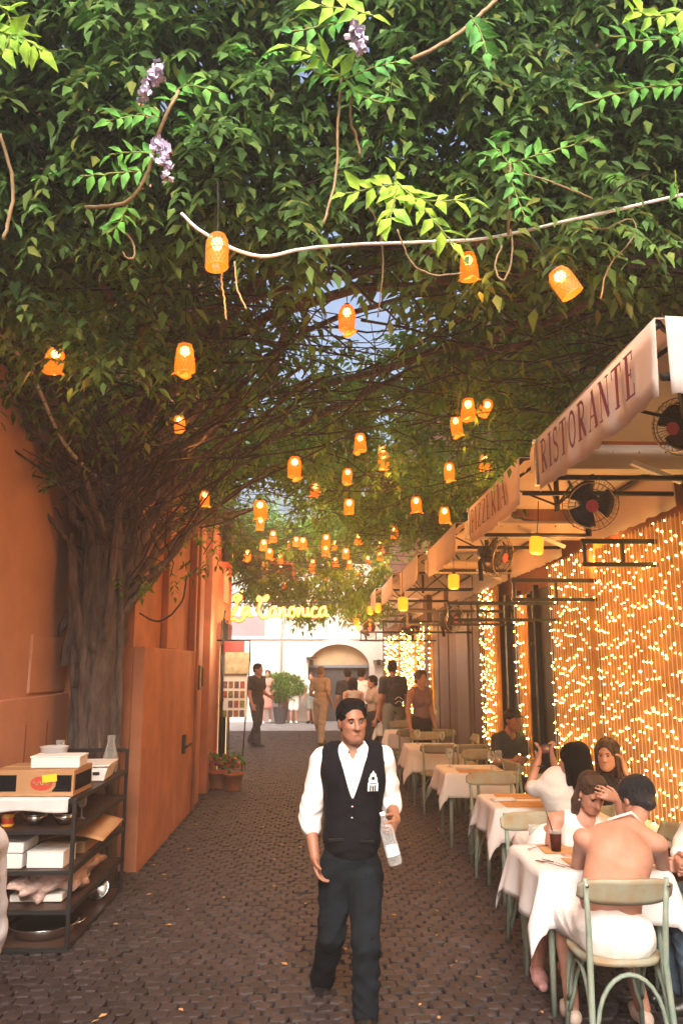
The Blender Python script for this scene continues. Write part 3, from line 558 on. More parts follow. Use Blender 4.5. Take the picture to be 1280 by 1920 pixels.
def leafobj(name, P, D, N, S_, m, parent, W=.42, stuff=True):
    V, F = leafgeo(P, D, N, S_, W); o = bpy.data.objects.new(name, np_mesh(name, V, F, m)); C.objects.link(o); o.parent = parent
    if stuff: o['kind'] = 'stuff'
    return o
t = thing('clipped_hedge', 'rounded dark green shrub in a planter against the far cream wall', 'shrub', (q.x, 26.2, 0)); d = np.array(off(t))
leafobj('crown', hp + d, rng.normal(0, 1, (3000, 3)), rng.normal(0, 1, (3000, 3)), rng.uniform(.1, .16, 3000), M_leafd, t)
m = MB(); m.lathe([(.16, 0), (.24, .5), (.2, .5), (.18, .4)], (0.1, 0, 0), 12); m.tube([(.1, 0, .3), (0, 0, 1.1)], .04, 6); m.build('planter', M_bdark, t)
m = MB(); m.tube([(.1, 0, .4), (.05, 0, 1.3)], .05, 6); m.build('trunk', M_bark, t)
# trees beyond the end of the vine roof
def far_tree(x, y, z0, z1, r_, n, label, m=M_leafs):
    t = thing('street_tree', label, 'tree', (x, y, 0), group='trees at the end of the alley')
    k = MB(); k.tube([(0, 0, 0), (.05, 0, z0), (.0, .1, z1 - .6)], [.13, .1, .04], 8); k.build('trunk', M_bark, t, True)
    cc = rng.normal(0, 1, (26, 3)); cc /= np.linalg.norm(cc, axis=1)[:, None]; cc = cc * rng.uniform(.3, 1, (26, 1)) * (r_, r_ * .8, (z1 - z0) / 2) + (0, 0, (z0 + z1) / 2)
    P = cc[rng.integers(0, 26, n)] + rng.normal(0, .34, (n, 3)); 
    leafobj('crown', P, rng.normal(0, 1, (n, 3)) - (0, 0, .6), rng.normal(0, 1, (n, 3)) + (0, -.6, .5), rng.uniform(.16, .3, n), m, t)
far_tree(-2.6, 30, 3.8, 8.6, 2.2, 5200, 'sunlit tree crown above the neon sign on the left')
far_tree(.8, 31.5, 4.2, 9.6, 2.3, 5200, 'tall sunlit tree in the middle above the alley end')
far_tree(4.3, 29.5, 3.8, 8.8, 2.4, 5200, 'bright green tree leaning over the far awnings')

# ------------------------------------------------------------------ right side building
t = thing('restaurant_building', 'restaurant wall behind the light curtains with dark doors and wood panels', 'building', (XR, -3, 0)); d = off(t)
def wy(a, b): return [(xwall(a), a), (xwall(b), b)]
m = MB()
for a, b in ((-3, 12.5), (12.5, 27.0)):
    (xa, ya), (xb, yb) = wy(a, b); m.prism([(xa + .12, ya), (xb + .12, yb), (xb + 3, yb), (xa + 3, ya)], (0, 0, -.1), (1, 0, 0), (0, 1, 0), (0, 0, 8.1))
shift(m, d).build('wall', mat('umber_plaster', (.25, .1, .05), .85, .2, 3, .2, 30), t)
def wallbox(nm, a, b, z0, z1, p0, p1, mm, bevel=0):
    m = MB(); m.prism([(xwall(a) - p1, a), (xwall(b) - p1, b), (xwall(b) + .12 - p0, b), (xwall(a) + .12 - p0, a)], (0, 0, z0), (1, 0, 0), (0, 1, 0), (0, 0, z1 - z0)); return shift(m, d).build(nm, mm, t, bevel=bevel)
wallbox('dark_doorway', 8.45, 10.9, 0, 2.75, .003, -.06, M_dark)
for a in (8.5, 9.3, 10.1, 10.75): wallbox('door_post', a, a + .09, 0, 2.8, .062, 0, M_black)
for z in (.9, 1.5, 2.1, 2.7): wallbox('glazing_bar', 9.39, 10.1, z, z + .03, .062, .02, mat('door_bar', (.05, .045, .045), .5))
for k in range(9): a = 12.5 + k * .5; wallbox('wood_panel', a, a + .46, .1, 3.0, .003, .02 + .01 * (k % 2), M_panel, .01)
wallbox('tall_door_panel', 13.2, 14.1, 0, 2.7, .003, .06, mat('grey_door', (.16, .13, .13), .5, .2, 4, stretch=(8, 8, .4)))
wallbox('stone_pillar', 16.7, 17.1, 0, 3.3, .003, .12, M_panel)
# far end block above the right side awnings
# light curtains
M_bulb = mat('warm_bulb', (1, .7, .3), .4, emis=(1, .62, .16), estr=15)
M_wire = mat('light_wire', (.8, .6, .4), .5)
def light_curtain(label, a, b, z0, z1, n_str, n_bulb, sz, ztop=None):
    t = thing('light_curtain', label, 'light curtain', (xwall((a + b) / 2) - .05, (a + b) / 2, 0), group='fairy light curtains on the restaurant wall'); d = off(t)
    zt = ztop or (lambda y: z1); m = MB(); nf = max(6, int((b - a) * 16))
    def fn(u, v):
        y = a + (b - a) * u; return Vector((xwall(y) - .03 - .025 * math.sin(y * 38 + math.sin(y * 5) * 2), y, z0 + (zt(y) - z0) * v)) + d
    m.grid(fn, nf * 4, 3); m.build('fabric', M_fab, t, smooth=True, fix=False)
    w_ = MB(); bu = MB(); ys = np.linspace(a + .04, b - .04, n_str)
    for y in ys: w_.tube([Vector((xwall(y) - .085, y, z0)) + d, Vector((xwall(y) - .085, y, zt(y))) + d], .0036, 3, cap=False)
    w_.build('wires', M_wire, t, fix=False)['kind'] = 'stuff'
    npst = max(1, n_bulb // n_str)
    for k in range(npst * n_str):
        y = ys[k % n_str] + random.uniform(-.014, .014); z = z0 + (zt(0) - z0) * ((k // n_str + random.random() * .9 + .31 * (k % n_str)) / npst % 1); p = Vector((xwall(y) - .095, y, z)) + d; s_ = sz * random.uniform(.7, 1.3); r_ = Matrix.Rotation(random.uniform(0, 3), 3, Vector((random.random(), random.random(), .3)).normalized())
        bu.add([p + r_ @ Vector(q) * s_ for q in ((1.5, 0, 0), (-1.5, 0, 0), (0, .8, 0), (0, -.8, 0), (0, 0, .8), (0, 0, -.8))], [(0, 2, 4), (2, 1, 4), (1, 3, 4), (3, 0, 4), (2, 0, 5), (1, 2, 5), (3, 1, 5), (0, 3, 5)])
    bu.build('bulbs', M_bulb, t, fix=False)['kind'] = 'stuff'
light_curtain('wide amber curtain of fairy lights behind the nearest seated women', 4.2, 7.0, .75, 2.9, 40, 640, .0082)
light_curtain('amber fairy light curtain between the black wall post and the dark doorway', 7.12, 8.4, .6, 2.92, 17, 250, .0092)
light_curtain('narrow strip of fairy lights inside the dark doorway', 9.45, 9.95, .3, 2.7, 4, 60, .012)
light_curtain('slim fairy light column right of the grey wood panels', 11.1, 12.1, .5, 2.95, 8, 190, .0115)
light_curtain('fairy light column on the far wall, rightmost of the three far ones', 16.6, 18.3, .7, 2.75, 9, 170, .017)
light_curtain('fairy light column on the far wall, middle of the three far ones', 18.8, 21.0, .7, 2.7, 10, 210, .019)
light_curtain('fairy light column on the far wall, leftmost of the three far ones', 21.6, 24.5, .7, 2.65, 10, 170, .02)
# black wall frames that carry fans and heaters
def wall_frame(Y, z, x0, label, drop=0):
    t = thing('iron_bracket', label, 'bracket', (xwall(Y), Y, z), group='black iron brackets under the awnings'); L = xwall(Y) - x0
    m = MB(); m.box((-L / 2, 0, 0), (L, .03, .035)); m.box((-L / 2, 0, -.17), (L, .03, .03)); m.build('rail', M_black, t)
    n = max(2, int(L / .3))
    for k in range(n + 1): m = MB(); m.box((-L + .02 + k * (L - .04) / n, 0, -.085), (.022, .026, .134)); m.build('strut', M_black, t)
    if drop: m = MB(); m.box((-.03, -.04, -drop / 2 - .2), (.04, .04, drop)); m.build('post', M_black, t)
    return t
wall_frame(5.7, at(1100, 1015, 5.7).z, at(1088, 1015, 5.7).x, 'nearest black iron bracket carrying the largest fan')
wall_frame(7.06, 2.62, 1.7, 'black iron bracket with a long post between the two wide light curtains', 1.9)
wall_frame(8.2, 2.5, 1.3, 'black iron bracket beside the dark doorway carrying the second fan')
wall_frame(10.3, 2.55, 1.1, 'black iron lattice bracket carrying the third fan')
wall_frame(13.0, 2.55, 1.0, 'black iron lattice bracket beyond the third fan')
wall_frame(16.2, 2.5, .8, 'farthest black iron lattice bracket')
# ------------------------------------------------------------------ awnings with lettering
def arc(cx, cy, rx, ry, a0, a1, n=10): return [(cx + rx * math.cos(a), cy + ry * math.sin(a)) for a in np.linspace(R(a0), R(a1), n)]
TH, TN = .17, .05     # thick and thin strokes
GL = {  # strokes: (points, width); serif bars are thin strokes
 'I': (.3, [([(.15, 0), (.15, 1)], TH), ([(0, .02), (.3, .02)], TN), ([(0, .98), (.3, .98)], TN)]),
 'R': (.68, [([(.15, 0), (.15, 1)], TH), ([(0, .02), (.3, .02)], TN), ([(0, .98), (.35, .98)], TN), ([(.15, .97)] + arc(.33, .74, .2, .23, 90, -90) + [(.15, .51)], .09), ([(.3, .5), (.6, .03)], TH), ([(.52, .02), (.68, .02)], TN)]),
 'P': (.56, [([(.15, 0), (.15, 1)], TH), ([(0, .02), (.3, .02)], TN), ([(0, .98), (.35, .98)], TN), ([(.15, .97)] + arc(.33, .72, .2, .25, 90, -90) + [(.15, .47)], .09)]),
 'S': (.5, [(arc(.25, .75, .18, .22, 40, 270) + arc(.25, .26, .2, .24, 90, -140), .11), ([(.42, .98), (.42, .75)], TN), ([(.04, .25), (.04, 0)], TN)]),
 'T': (.62, [([(.31, 0), (.31, 1)], TH), ([(0, .97), (.62, .97)], .06), ([(.02, .97), (.02, .76)], TN), ([(.6, .97), (.6, .76)], TN), ([(.16, .02), (.46, .02)], TN)]),
 'O': (.66, [(arc(.33, .5, .26, .47, 0, 360, 20), .11)]),
 'A': (.66, [([(.06, 0), (.33, 1)], TN), ([(.33, 1), (.58, 0)], TH), ([(.14, .34), (.48, .34)], TN), ([(0, .02), (.18, .02)], TN), ([(.44, .02), (.68, .02)], TN)]),
 'N': (.7, [([(.1, 0), (.1, 1)], TN), ([(.1, .98), (.58, .02)], TH), ([(.59, 0), (.59, 1)], TN), ([(0, .02), (.2, .02)], TN), ([(.48, .98), (.7, .98)], TN), ([(0, .98), (.16, .98)], TN)]),
 'E': (.56, [([(.15, 0), (.15, 1)], TH), ([(0, .02), (.54, .02)], TN), ([(0, .98), (.52, .98)], TN), ([(.15, .51), (.4, .51)], TN), ([(.53, .02), (.53, .25)], TN), ([(.5, .98), (.5, .78)], TN), ([(.4, .4), (.4, .62)], TN)]),
 'Z': (.56, [([(.5, .96), (.06, .04)], TH), ([(.04, .97), (.54, .97)], TN), ([(.02, .03), (.54, .03)], TN), ([(.05, .97), (.05, .78)], TN), ([(.53, .03), (.53, .25)], TN)]),
}
def letter_mb(ch, o, ux, uy, nrm, sx, sy, depth=.003):
    m = MB(); o, ux, uy, nrm = Vector(o), Vector(ux), Vector(uy), Vector(nrm)
    for k, (pts, wd) in enumerate(GL[ch][1]):
        L_ = []; R_ = []
        for i, p in enumerate(pts):
            a = Vector(pts[max(i - 1, 0)]); b = Vector(pts[min(i + 1, len(pts) - 1)]); tn = (b - a).normalized(); nn = Vector((-tn.y, tn.x)) * wd / 2; nn.x *= 1; L_.append((p[0] + nn.x, p[1] + nn.y)); R_.append((p[0] - nn.x, p[1] - nn.y))
        z = nrm * (depth + .0006 * k)
        for i in range(len(pts) - 1):
            q = [L_[i], L_[i + 1], R_[i + 1], R_[i]]; m.add([o + ux * a * sx + uy * b * sy + z for a, b in q], [(0, 1, 2, 3)])
    return m
def write(word, parent, o, ux, uy, nrm, length, height, gap=.17):
    tot = sum(GL[c][0] for c in word) + gap * (len(word) - 1); sx = length / tot; x = 0
    for c in word:
        letter_mb(c, Vector(o) + Vector(ux) * x * sx, ux, uy, nrm, sx, height).build('letter', M_text, parent, fix=False); x += GL[c][0] + gap
FACADE = [((-.5, 0), (-.5, .42), (-.42, .42), (-.42, .66), (-.3, .72), (-.27, .85), (-.1, .93), (0, 1.05), (.1, .93), (.27, .85), (.3, .72), (.42, .66), (.42, .42), (.5, .42), (.5, 0), (.3, 0), (.3, .3), (.16, .3), (.16, 0), (.08, 0), (.08, .26), (-.08, .26), (-.08, 0), (-.16, 0), (-.16, .3), (-.3, .3), (-.3, 0))]
ZB, VH = 2.95, .335
def awning(Y0, L, word, label, front=False):
    x0 = xawn(Y0 + L / 2); x1 = min(2.42, xwall(Y0) - .06); t = thing('awning', label, 'awning', (x0, Y0, ZB), group='cream awnings over the restaurant tables'); W = x1 - x0; zt = VH
    m = MB(); cw, cl = W / 2, L / 2; rise = .34; n = 8      # hipped canvas roof
    def roof(u, v):
        x, y = u * W, v * L; e = min(x / cw, (W - x) / cw, y / cl, (L - y) / cl, 1); return Vector((x, y, zt + .0 + rise * e - .03 * math.sin(PI * min(e * 1.2, 1))))
    m.grid(roof, 16, 16); m.build('canvas', M_awn, t, smooth=False, fix=False, solid=.004)
    def val(nm, a, b, nrm, mm):
        a, b, nrm = Vector(a), Vector(b), Vector(nrm); m = MB()
        def fn(u, v): return a + (b - a) * u + Vector((0, 0, zt * v)) + nrm * ((.012 * math.sin(u * 23) + .008 * math.sin(u * 41 + 1)) * (1 - v) ** 1.2) + Vector((0, 0, -.012 * math.sin(PI * u) + (.006 * math.sin(u * 60)) * (1 - v)))
        m.grid(fn, 40, 4); return m.build(nm, mm, t, smooth=True, fix=False, solid=.004)
    val('street_valance', (0, 0, 0), (0, L, 0), (-1, 0, 0), M_awn)
    if front: val('near_valance', (.035, -.02, 0), (W, -.02, 0), (0, -1, 0), M_awnw)
    val('wall_valance', (W, 0, 0), (W, L, 0), (1, 0, 0), M_awn)
    if word: write(word, t, (-.02, L * .90, .075), (0, -1, 0), (0, 0, 1), (-1, 0, 0), L * (.80 if len(word) > 8 else .72), .2)
    if front:
        for poly in FACADE: m = MB(); m.prism([(a * .17, b * .24) for a, b in poly], (.2, -.05, .05), (1, 0, 0), (0, 0, 1), (0, -.003, 0)); m.build('emblem', M_text, t)
    # frame: corner clamp, perimeter bars, ribs
    for a, b in (((0.02, .02, .09), (W, .02, .09)), ((.02, L - .02, .09), (W, L - .02, .09)), ((.02, .02, zt - .02), (.02, L - .02, zt - .02)), ((W - .02, .02, zt - .02), (W - .02, L - .02, zt - .02))):
        m = MB(); m.tube([a, b], .017, 6); m.build('bar', M_black, t, True)
    for a in ((0.02, .02), (W - .02, .02), (.02, L - .02), (W - .02, L - .02)):
        m = MB(); m.tube([(a[0], a[1], zt - .01), (cw, cl, zt + rise - .05)], .014, 6); m.build('rib', M_black, t, True)
        m = MB(); m.tube([(a[0] + (cw - a[0]) * .45, a[1] + (cl - a[1]) * .45, zt + .12), (cw, cl, zt - .15)], .01, 6); m.build('strut', M_black, t, True)
    m = MB(); m.tube([(cw, cl, zt - .2), (cw, cl, zt + rise)], .022, 8); m.build('hub', M_black, t, True)
    m = MB(); m.box((0, L, zt - .015), (.035, .05, .03)); m.box((0, L + .0, zt * .5), (.02, .03, .25)); m.build('clamp', M_steel, t)
    return t
aw = [('RISTORANTE', 'nearest awning with RISTORANTE in maroon on its street side', 3.02, 1.83), ('PIZZERIA', 'second awning with PIZZERIA lettered on its street side', 5.28, 1.85), (None, 'third awning, first one with a blank valance', 7.9, 2.1)]
for w_, l_, y_, n_ in aw: awning(y_, n_, w_, l_, y_ < 4)
names = ['fourth awning, right after the first blank one', 'fifth awning above the far tables', 'sixth awning beside the far light columns', 'seventh awning near the end of the row', 'eighth awning, second to last in the row', 'farthest awning at the end of the row']
for i in range(6): awning(10.25 + i * 2.45, 2.3, None, names[i])
# cream gutter beams crossing between the awnings
for i, (y, lab) in enumerate(((5.03, 'cream gutter beam behind the RISTORANTE awning'), (7.5, 'cream gutter beam behind the PIZZERIA awning'), (10.1, 'third cream gutter beam from the front'))):
    x0 = xawn(y) + .03; z = (at(1100, 862, 5.03).z, at(930, 995, 7.5).z, 3.1)[i]; t = thing('gutter_beam', lab, 'beam', (x0, y, z), group='gutter beams between awnings'); L = xwall(y) + .1 - x0
    m = MB(); m.prism([(-.07, -.08), (.07, -.08), (.08, .07), (.05, .08), (.05, .09), (-.05, .09), (-.08, .06)], (0, 0, 0), (0, 1, 0), (0, 0, 1), (L, 0, 0)); m.build('channel', M_alu, t, bevel=.006)
    for k in range(7): m = MB(); m.lathe([(.0001, -.006), (.008, 0), (.0001, .001)], (.15 + k * L / 7, -.083, .03), 6, M=Matrix.Rotation(R(90), 3, 'X')); m.build('screw', M_steel, t)
    m = MB(); m.box((L * .62, -.13, -.11), (.34, .035, .03), M=Matrix.Rotation(R(22), 3, 'Y')); m.build('led_batten', M_foam, t)

# fans
def fan_mesh():
    t = thing('wall_fan', 'x', 'fan'); r = .2
    m = MB()
    for k in range(30):
        a = 2 * PI * k / 30; c, s_ = math.cos(a), math.sin(a); m.tube([(.045 * c, -.09, .045 * s_), (r * .8 * c, -.085, r * .8 * s_), (r * c, -.03, r * s_), (r * c, .03, r * s_), (r * .75 * c, .075, r * .75 * s_), (.06 * c, .085, .06 * s_)], .0018, 3, cap=False)
    for rr, y in ((.12, -.09), (.2, 0)): m.tube([(rr * math.cos(a), y, rr * math.sin(a)) for a in np.linspace(0, 2 * PI, 33)], .003, 5, cap=False)
    m.build('guard', mat('fan_wire', (.06, .06, .065), .35, metal=.6), t, fix=False)
    m = MB(); m.tube([(.165 * math.cos(a), -.075, .165 * math.sin(a)) for a in np.linspace(0, 2 * PI, 33)], .005, 6, cap=False); m.build('front_ring', mat('gold_ring', (.7, .55, .3), .3, metal=.8), t)
    for k in range(3):
        m = MB(); a0 = 2 * PI * k / 3
        m.grid(lambda u, v: Vector(((.03 + .14 * u) * math.cos(a0 + (v - .5) * 1.5), .02 - .05 * (v - .5), (.03 + .14 * u) * math.sin(a0 + (v - .5) * 1.5))), 4, 5); m.build('blade', mat('smoky_blade', (.05, .045, .05), .25), t, smooth=True, solid=.002)
    m = MB(); m.lathe([(.0001, 0), (.045, 0), (.045, .012), (.0001, .014)], (0, -.088, 0), 16, M=Matrix.Rotation(R(90), 3, 'X')); m.build('badge', mat('pink_badge', (.6, .12, .14), .4), t)
    m = MB(); m.lathe([(.0001, -.02), (.06, -.02), (.075, .03), (.06, .12), (.0001, .13)], (0, .06, 0), 14, M=Matrix.Rotation(R(-90), 3, 'X')); m.tube([(0, .12, 0), (0, .16, -.1), (0, .1, -.26)], .022, 8); m.build('motor', M_black, t, True)
    return t
fan = fan_mesh(); first = True
for (px, py, Y, rx, rz, lab, sc) in ((1106, 945, 4.75, .35, -.2, 'nearest black fan with a pink badge under the RISTORANTE awning', .84), (930, 1042, 7.3, .3, .8, 'second fan, turned to the side under the PIZZERIA awning', 1.0),
                            (845, 1160, 10.3, .2, .6, 'third fan hanging from the iron lattice bracket', .95), (768, 1172, 13.2, .1, -.4, 'fourth fan, small and dark beyond the lattice', 1.0), (690, 1178, 17, .1, .3, 'farthest fan at the end of the awnings', 1.0), (1274, 800, 4.2, .3, -1.0, 'fan cut by the right edge of the picture under the nearest awning', .8)):
    o = fan if first else copy_tree(fan); first = False; o.location = at(px, py, Y); o.rotation_euler = (rx, 0, rz); o.scale = (sc,) * 3; o['label'] = lab; o['group'] = 'fans under the awnings'

# ------------------------------------------------------------------ lanterns
LN = [(407,472,75),(878,500,62),(1057,530,56),(650,597,52),(347,672,56),(103,675,44),(337,795,32),(877,768,44),(910,765,36),(855,798,36),(675,830,38),(842,884,34),(908,868,26),(718,850,26),(719,866,26),(651,892,27),(681,896,20),(552,876,38),(654,950,25),(590,918,22),(608,923,20),(780,946,25),(833,966,26),(488,955,36),(488,982,20),
 (512,1006,18),(494,1022,18),(505,1038,17),(464,1041,17),(497,1058,14),(525,1048,15),(527,1065,14),(555,1016,16),(568,1018,18),(611,1013,20),(610,1032,17),(648,1038,17),(672,1010,19),(682,1014,14),(628,1053,14),(586,1057,14),(584,1066,13),(552,1081,13),(535,1095,13),(494,1083,13),(492,1093,13),(454,1112,12),(476,1119,11.5),(511,1126,11),(523,1125,11),(587,1125,11),(571,1129,11),(641,1132,12),(622,1140,11),(611,1085,13),(629,1081,10.5),(671,1075,13),(674,1092,12),(676,1112,13),(712,1025,17),(712,1042,14),(739,997,19),(710,1008,14),(384,935,30),(600,1000,15),(575,1034,14),(540,1070,12),(565,1098,12),(520,1108,11),(603,1110,11),(655,1058,14),(690,1050,13),(700,1072,12),(642,1100,12),(480,1075,12),(470,1095,11),(628,1022,15),(538,1020,15),(722,1060,13),(660,1122,11)]
LA = [(1005,1022,34),(1122,1022,28),(850,1090,22),(1040,1075,20),(755,1132,20),(942,1125,16),(708,1139,13),(694,1144,12),(668,1166,11),(690,1166,11)]
def glowmat(name, col, st, stripes):
    m = bpy.data.materials.new(name); m.use_nodes = True; n = m.node_tree; L = n.links; b = n.nodes['Principled BSDF']; b.inputs['Base Color'].default_value = (*col, 1); b.inputs['Roughness'].default_value = .5
    b.inputs['Emission Color'].default_value = (1, .19, .006, 1) if 'mesh' in name else (1, .25, .01, 1); b.inputs['Emission Strength'].default_value = st; MATS[name] = m
    if stripes:
        tr = n.nodes.new('ShaderNodeBsdfTransparent'); mx = n.nodes.new('ShaderNodeMixShader'); tc = n.nodes.new('ShaderNodeTexCoord'); mp = n.nodes.new('ShaderNodeMapping'); L.new(tc.outputs['UV'], mp.inputs[0])
    return m
M_shade = glowmat('lantern_mesh_amber', (.35, .07, .005), .45, False); M_shade2 = glowmat('lantern_glass_yellow', (.4, .12, .01), 1.0, False); M_core = mat('lantern_bulb', (1, .8, .5), .4, emis=(1, .55, .14), estr=14)
def lantern(kind, v=0):
    t = thing('lantern', 'x', 'lantern'); m = MB(); n = 18
    if kind == 0:      # woven wire basket: crossing strands, bulb inside
        fw_ = lambda s_: 1 + (0, .09, -.07)[v] * math.sin(s_ * 5 + v) + (.04 * (1 - s_) if v == 2 else 0)
        for sg in (1, -1):
            for k in range(n):
                a0 = 2 * PI * k / n; m.tube([(.05 * fw_(s_) * (1 - .3 * max(0, s_ - .72) ** 2 * 13) * math.cos(a0 + sg * s_ * 1.5), .05 * fw_(s_) * (1 - .3 * max(0, s_ - .72) ** 2 * 13) * math.sin(a0 + sg * s_ * 1.5), -.075 + .15 * s_) for s_ in np.linspace(0, 1, 7)], .0022, 3, cap=False)
        for z, r_ in ((.075, .036), (-.075, .05), (.0, .051)): m.tube([(r_ * math.cos(a), r_ * math.sin(a), z) for a in np.linspace(0, 2 * PI, 19)], .003, 4, cap=False)
        m.build('basket', M_shade, t, fix=False)
        m = MB(); m.lathe([(.046, -.073), (.0465, .03), (.03, .072)], n=16); m.build('liner', mat('amber_liner', (.4, .12, .01), .5, emis=(1, .15, .005), estr=.5, alpha=.62), t, True, fix=False)
    else:
        m.lathe([(.0001, -.075), (.036, -.074), (.05, -.06), (.053, .045), (.042, .065), (.02, .07)], n=20); m.build('shade', M_shade2, t, True)
    if v: m = MB(); m.grid(lambda a, b: Vector(((.035 + .035 * b) * math.cos(a * (1.5 + v) + v), (.035 + .035 * b) * math.sin(a * (1.5 + v) + v), -.075 - .012 * b + .012 * math.sin(a * 9 + b * 3))), 10, 3); m.build('flap', M_shade, t, True, fix=False, solid=.002)
    m = MB(); m.lathe([(.0001, -.03), (.018, -.022), (.026, 0), (.02, .02), (.0001, .03)], (0, 0, .04), 12); m.build('bulb', M_core, t, True)
    m = MB(); m.lathe([(.016, .065), (.018, .095), (.006, .1)], n=8); m.tube([(0, 0, .09), (.004, 0, .22), (0, .004, .36)], .003, 4); m.build('cord', M_twig, t)
    return t
protos = [lantern(0), lantern(1), lantern(0, 1), lantern(0, 2)]; used = [False] * 4
DISTP = {0: 'largest lantern, left of centre at the front of the leaves', 1: 'lantern hanging beneath the bright green spray', 2: 'tilted lantern nearest the top of the first awning', 3: 'lantern in the centre in front of the bright sky gaps', 4: 'lantern below the big leaf cluster on the left', 5: 'leftmost lantern above the orange wall', 6: 'lantern above the trunk among bare twigs', 63: 'lantern tucked in the twigs behind the trunk'}
DISTA = ['yellow lantern between the first and second fans', 'yellow lantern just below the nearest fan', 'yellow lantern left of the second fan', 'yellow lantern right of the second fan by the light curtain', 'yellow lantern in front of the far tables left of the third fan', 'yellow lantern above the slim fairy light column', 'yellow lantern at the end of the third awning', 'small yellow lantern left of its neighbour at the far awnings', 'tiny yellow lantern at the far left end of the awnings', 'tiny yellow lantern beside the farthest fan']
def near_name(px, py):
    v = 'high' if py < 900 else 'mid-height' if py < 1030 else 'low'; h_ = 'left' if px < 520 else 'middle' if px < 640 else 'right'; return v, h_
BANDS = [(1105, 'lowest row of tiny lanterns over the sign'), (1070, 'second lowest row of small far lanterns'), (1045, 'third lowest row of small far lanterns'), (1021, 'fourth lowest row of small far lanterns'), (990, 'row of small lanterns under the pale leaf gap'), (900, 'row level with the pale leaf gap'), (0, 'mid distance row above the pale leaf gap')]
def autolab(i):
    bd = next(b for b in BANDS if LN[i][1] >= b[0]); kk = BANDS.index(bd); hi = 9999 if kk == 0 else BANDS[kk - 1][0]
    mem = sorted([j for j in range(len(LN)) if bd[0] <= LN[j][1] < hi and j not in NAMED], key=lambda j: LN[j][0]); n = mem.index(i)
    return ['first', 'second', 'third', 'fourth', 'fifth', 'sixth', 'seventh', 'eighth', 'ninth', 'tenth', 'eleventh', 'twelfth', 'thirteenth', 'fourteenth', 'fifteenth', 'sixteenth', 'seventeenth', 'eighteenth'][n] + ' lantern from the left in the ' + bd[1]
NAMED = {0, 1, 2, 3, 4, 5, 6, 63, 7, 8, 9, 10, 11, 12, 17, 23}
for i, (px, py, h_) in enumerate(LN + LA):
    k = 0 if i < len(LN) else 1; Y = min(.165 * FPX / h_ * .97, 21.5) if k == 0 else min(.14 * FPX / h_ * .95, 20)
    pk = k if k else (0, 2, 0, 3, 2, 3)[(i * 7) % 6]; o = copy_tree(protos[pk]) if used[pk] else protos[pk]; used[pk] = True; Y = {2: 3.45, 5: 4.7, 6: 6.6}.get(i, Y) if k == 0 else Y; q = at(px, py, Y); o.location = q
    tl = random.uniform(-.12, .12) if i not in (2, 5, 8) else (.5, -.5, .6)[(2, 5, 8).index(i)]; o.rotation_euler = (random.uniform(-.1, .1), tl, random.uniform(0, 3)); o.scale = (random.uniform(.86, 1.08), random.uniform(.86, 1.08), random.uniform(.9, 1.08)) if Y < 9 else (1.2,) * 3
    if k == 1: o['label'] = DISTA[i - len(LN)]; o['group'] = 'yellow lanterns under the awnings'
    elif i in DISTP: o['label'] = DISTP[i]; o['group'] = 'amber basket lanterns hanging in the vine'
    else:
        lab = {7: 'biggest of the three close lanterns near the PIZZERIA awning', 8: 'crooked lantern, right one of the close trio', 9: 'lower left one of the close trio of lanterns', 10: 'lantern alone right of the centre, above a stacked pair', 11: 'lantern alone above the PIZZERIA awning', 12: 'dim lantern caught in twigs above the PIZZERIA lettering', 17: 'lantern with a leaf under it, left of the centre', 23: 'bright lantern above a smaller one left of the centre'}.get(i, None)
        o['label'] = lab or autolab(i); o['group'] = 'amber basket lanterns hanging in the vine' if Y < 9.5 else 'small far lanterns deep in the alley'
    if i % 2 == 0 or Y < 7 or k == 1:      # the lamp's own light
        ld = bpy.data.lights.new('lantern_light', 'POINT'); ld.energy = (7 if k == 1 else 1.6) if Y < 9 else 6.5; ld.color = (1, .36, .08); ld.shadow_soft_size = .05
        lo = bpy.data.objects.new('lantern_light', ld); C.objects.link(lo); lo.parent = o; lo.location = (0, 0, -.15)

# ------------------------------------------------------------------ neon sign
def bez(*p, n=7):
    o = []; 
    for i in range(0, len(p) - 1, 3):
        a, b, c, d_ = [Vector(q) for q in p[i:i + 4]]
        for k in range(n): t_ = k / n; o.append(a * (1 - t_) ** 3 + b * 3 * t_ * (1 - t_) ** 2 + c * 3 * t_ ** 2 * (1 - t_) + d_ * t_ ** 3)
    o.append(Vector(p[-1])); return o
def la(x): return bez((x + .62, .72), (x + .3, .85), (x + .02, .55), (x + .1, .18), (x + .18, -.08), (x + .5, .1), (x + .6, .62), (x + .52, .2), (x + .55, -.02), (x + .85, .16))
def lc(x): return bez((x + .5, .6), (x + .35, .85), (x + .02, .6), (x + .08, .22), (x + .12, -.05), (x + .45, -.02), (x + .68, .2))
def ln(x): return bez((x + .05, .7), (x + .12, .4), (x + .08, .2), (x + .06, 0), (x + .12, .4), (x + .4, .95), (x + .45, .55), (x + .45, .3), (x + .4, 0), (x + .78, .16))
def lo_(x): return bez((x + .3, .72), (x - .02, .7), (x + .0, -.02), (x + .28, 0), (x + .6, .02), (x + .6, .75), (x + .3, .72), (x + .35, .5), (x + .6, .5), (x + .75, .55))
def li(x): return bez((x + .08, .7), (x + .04, .3), (x + .02, .0), (x + .36, .16))
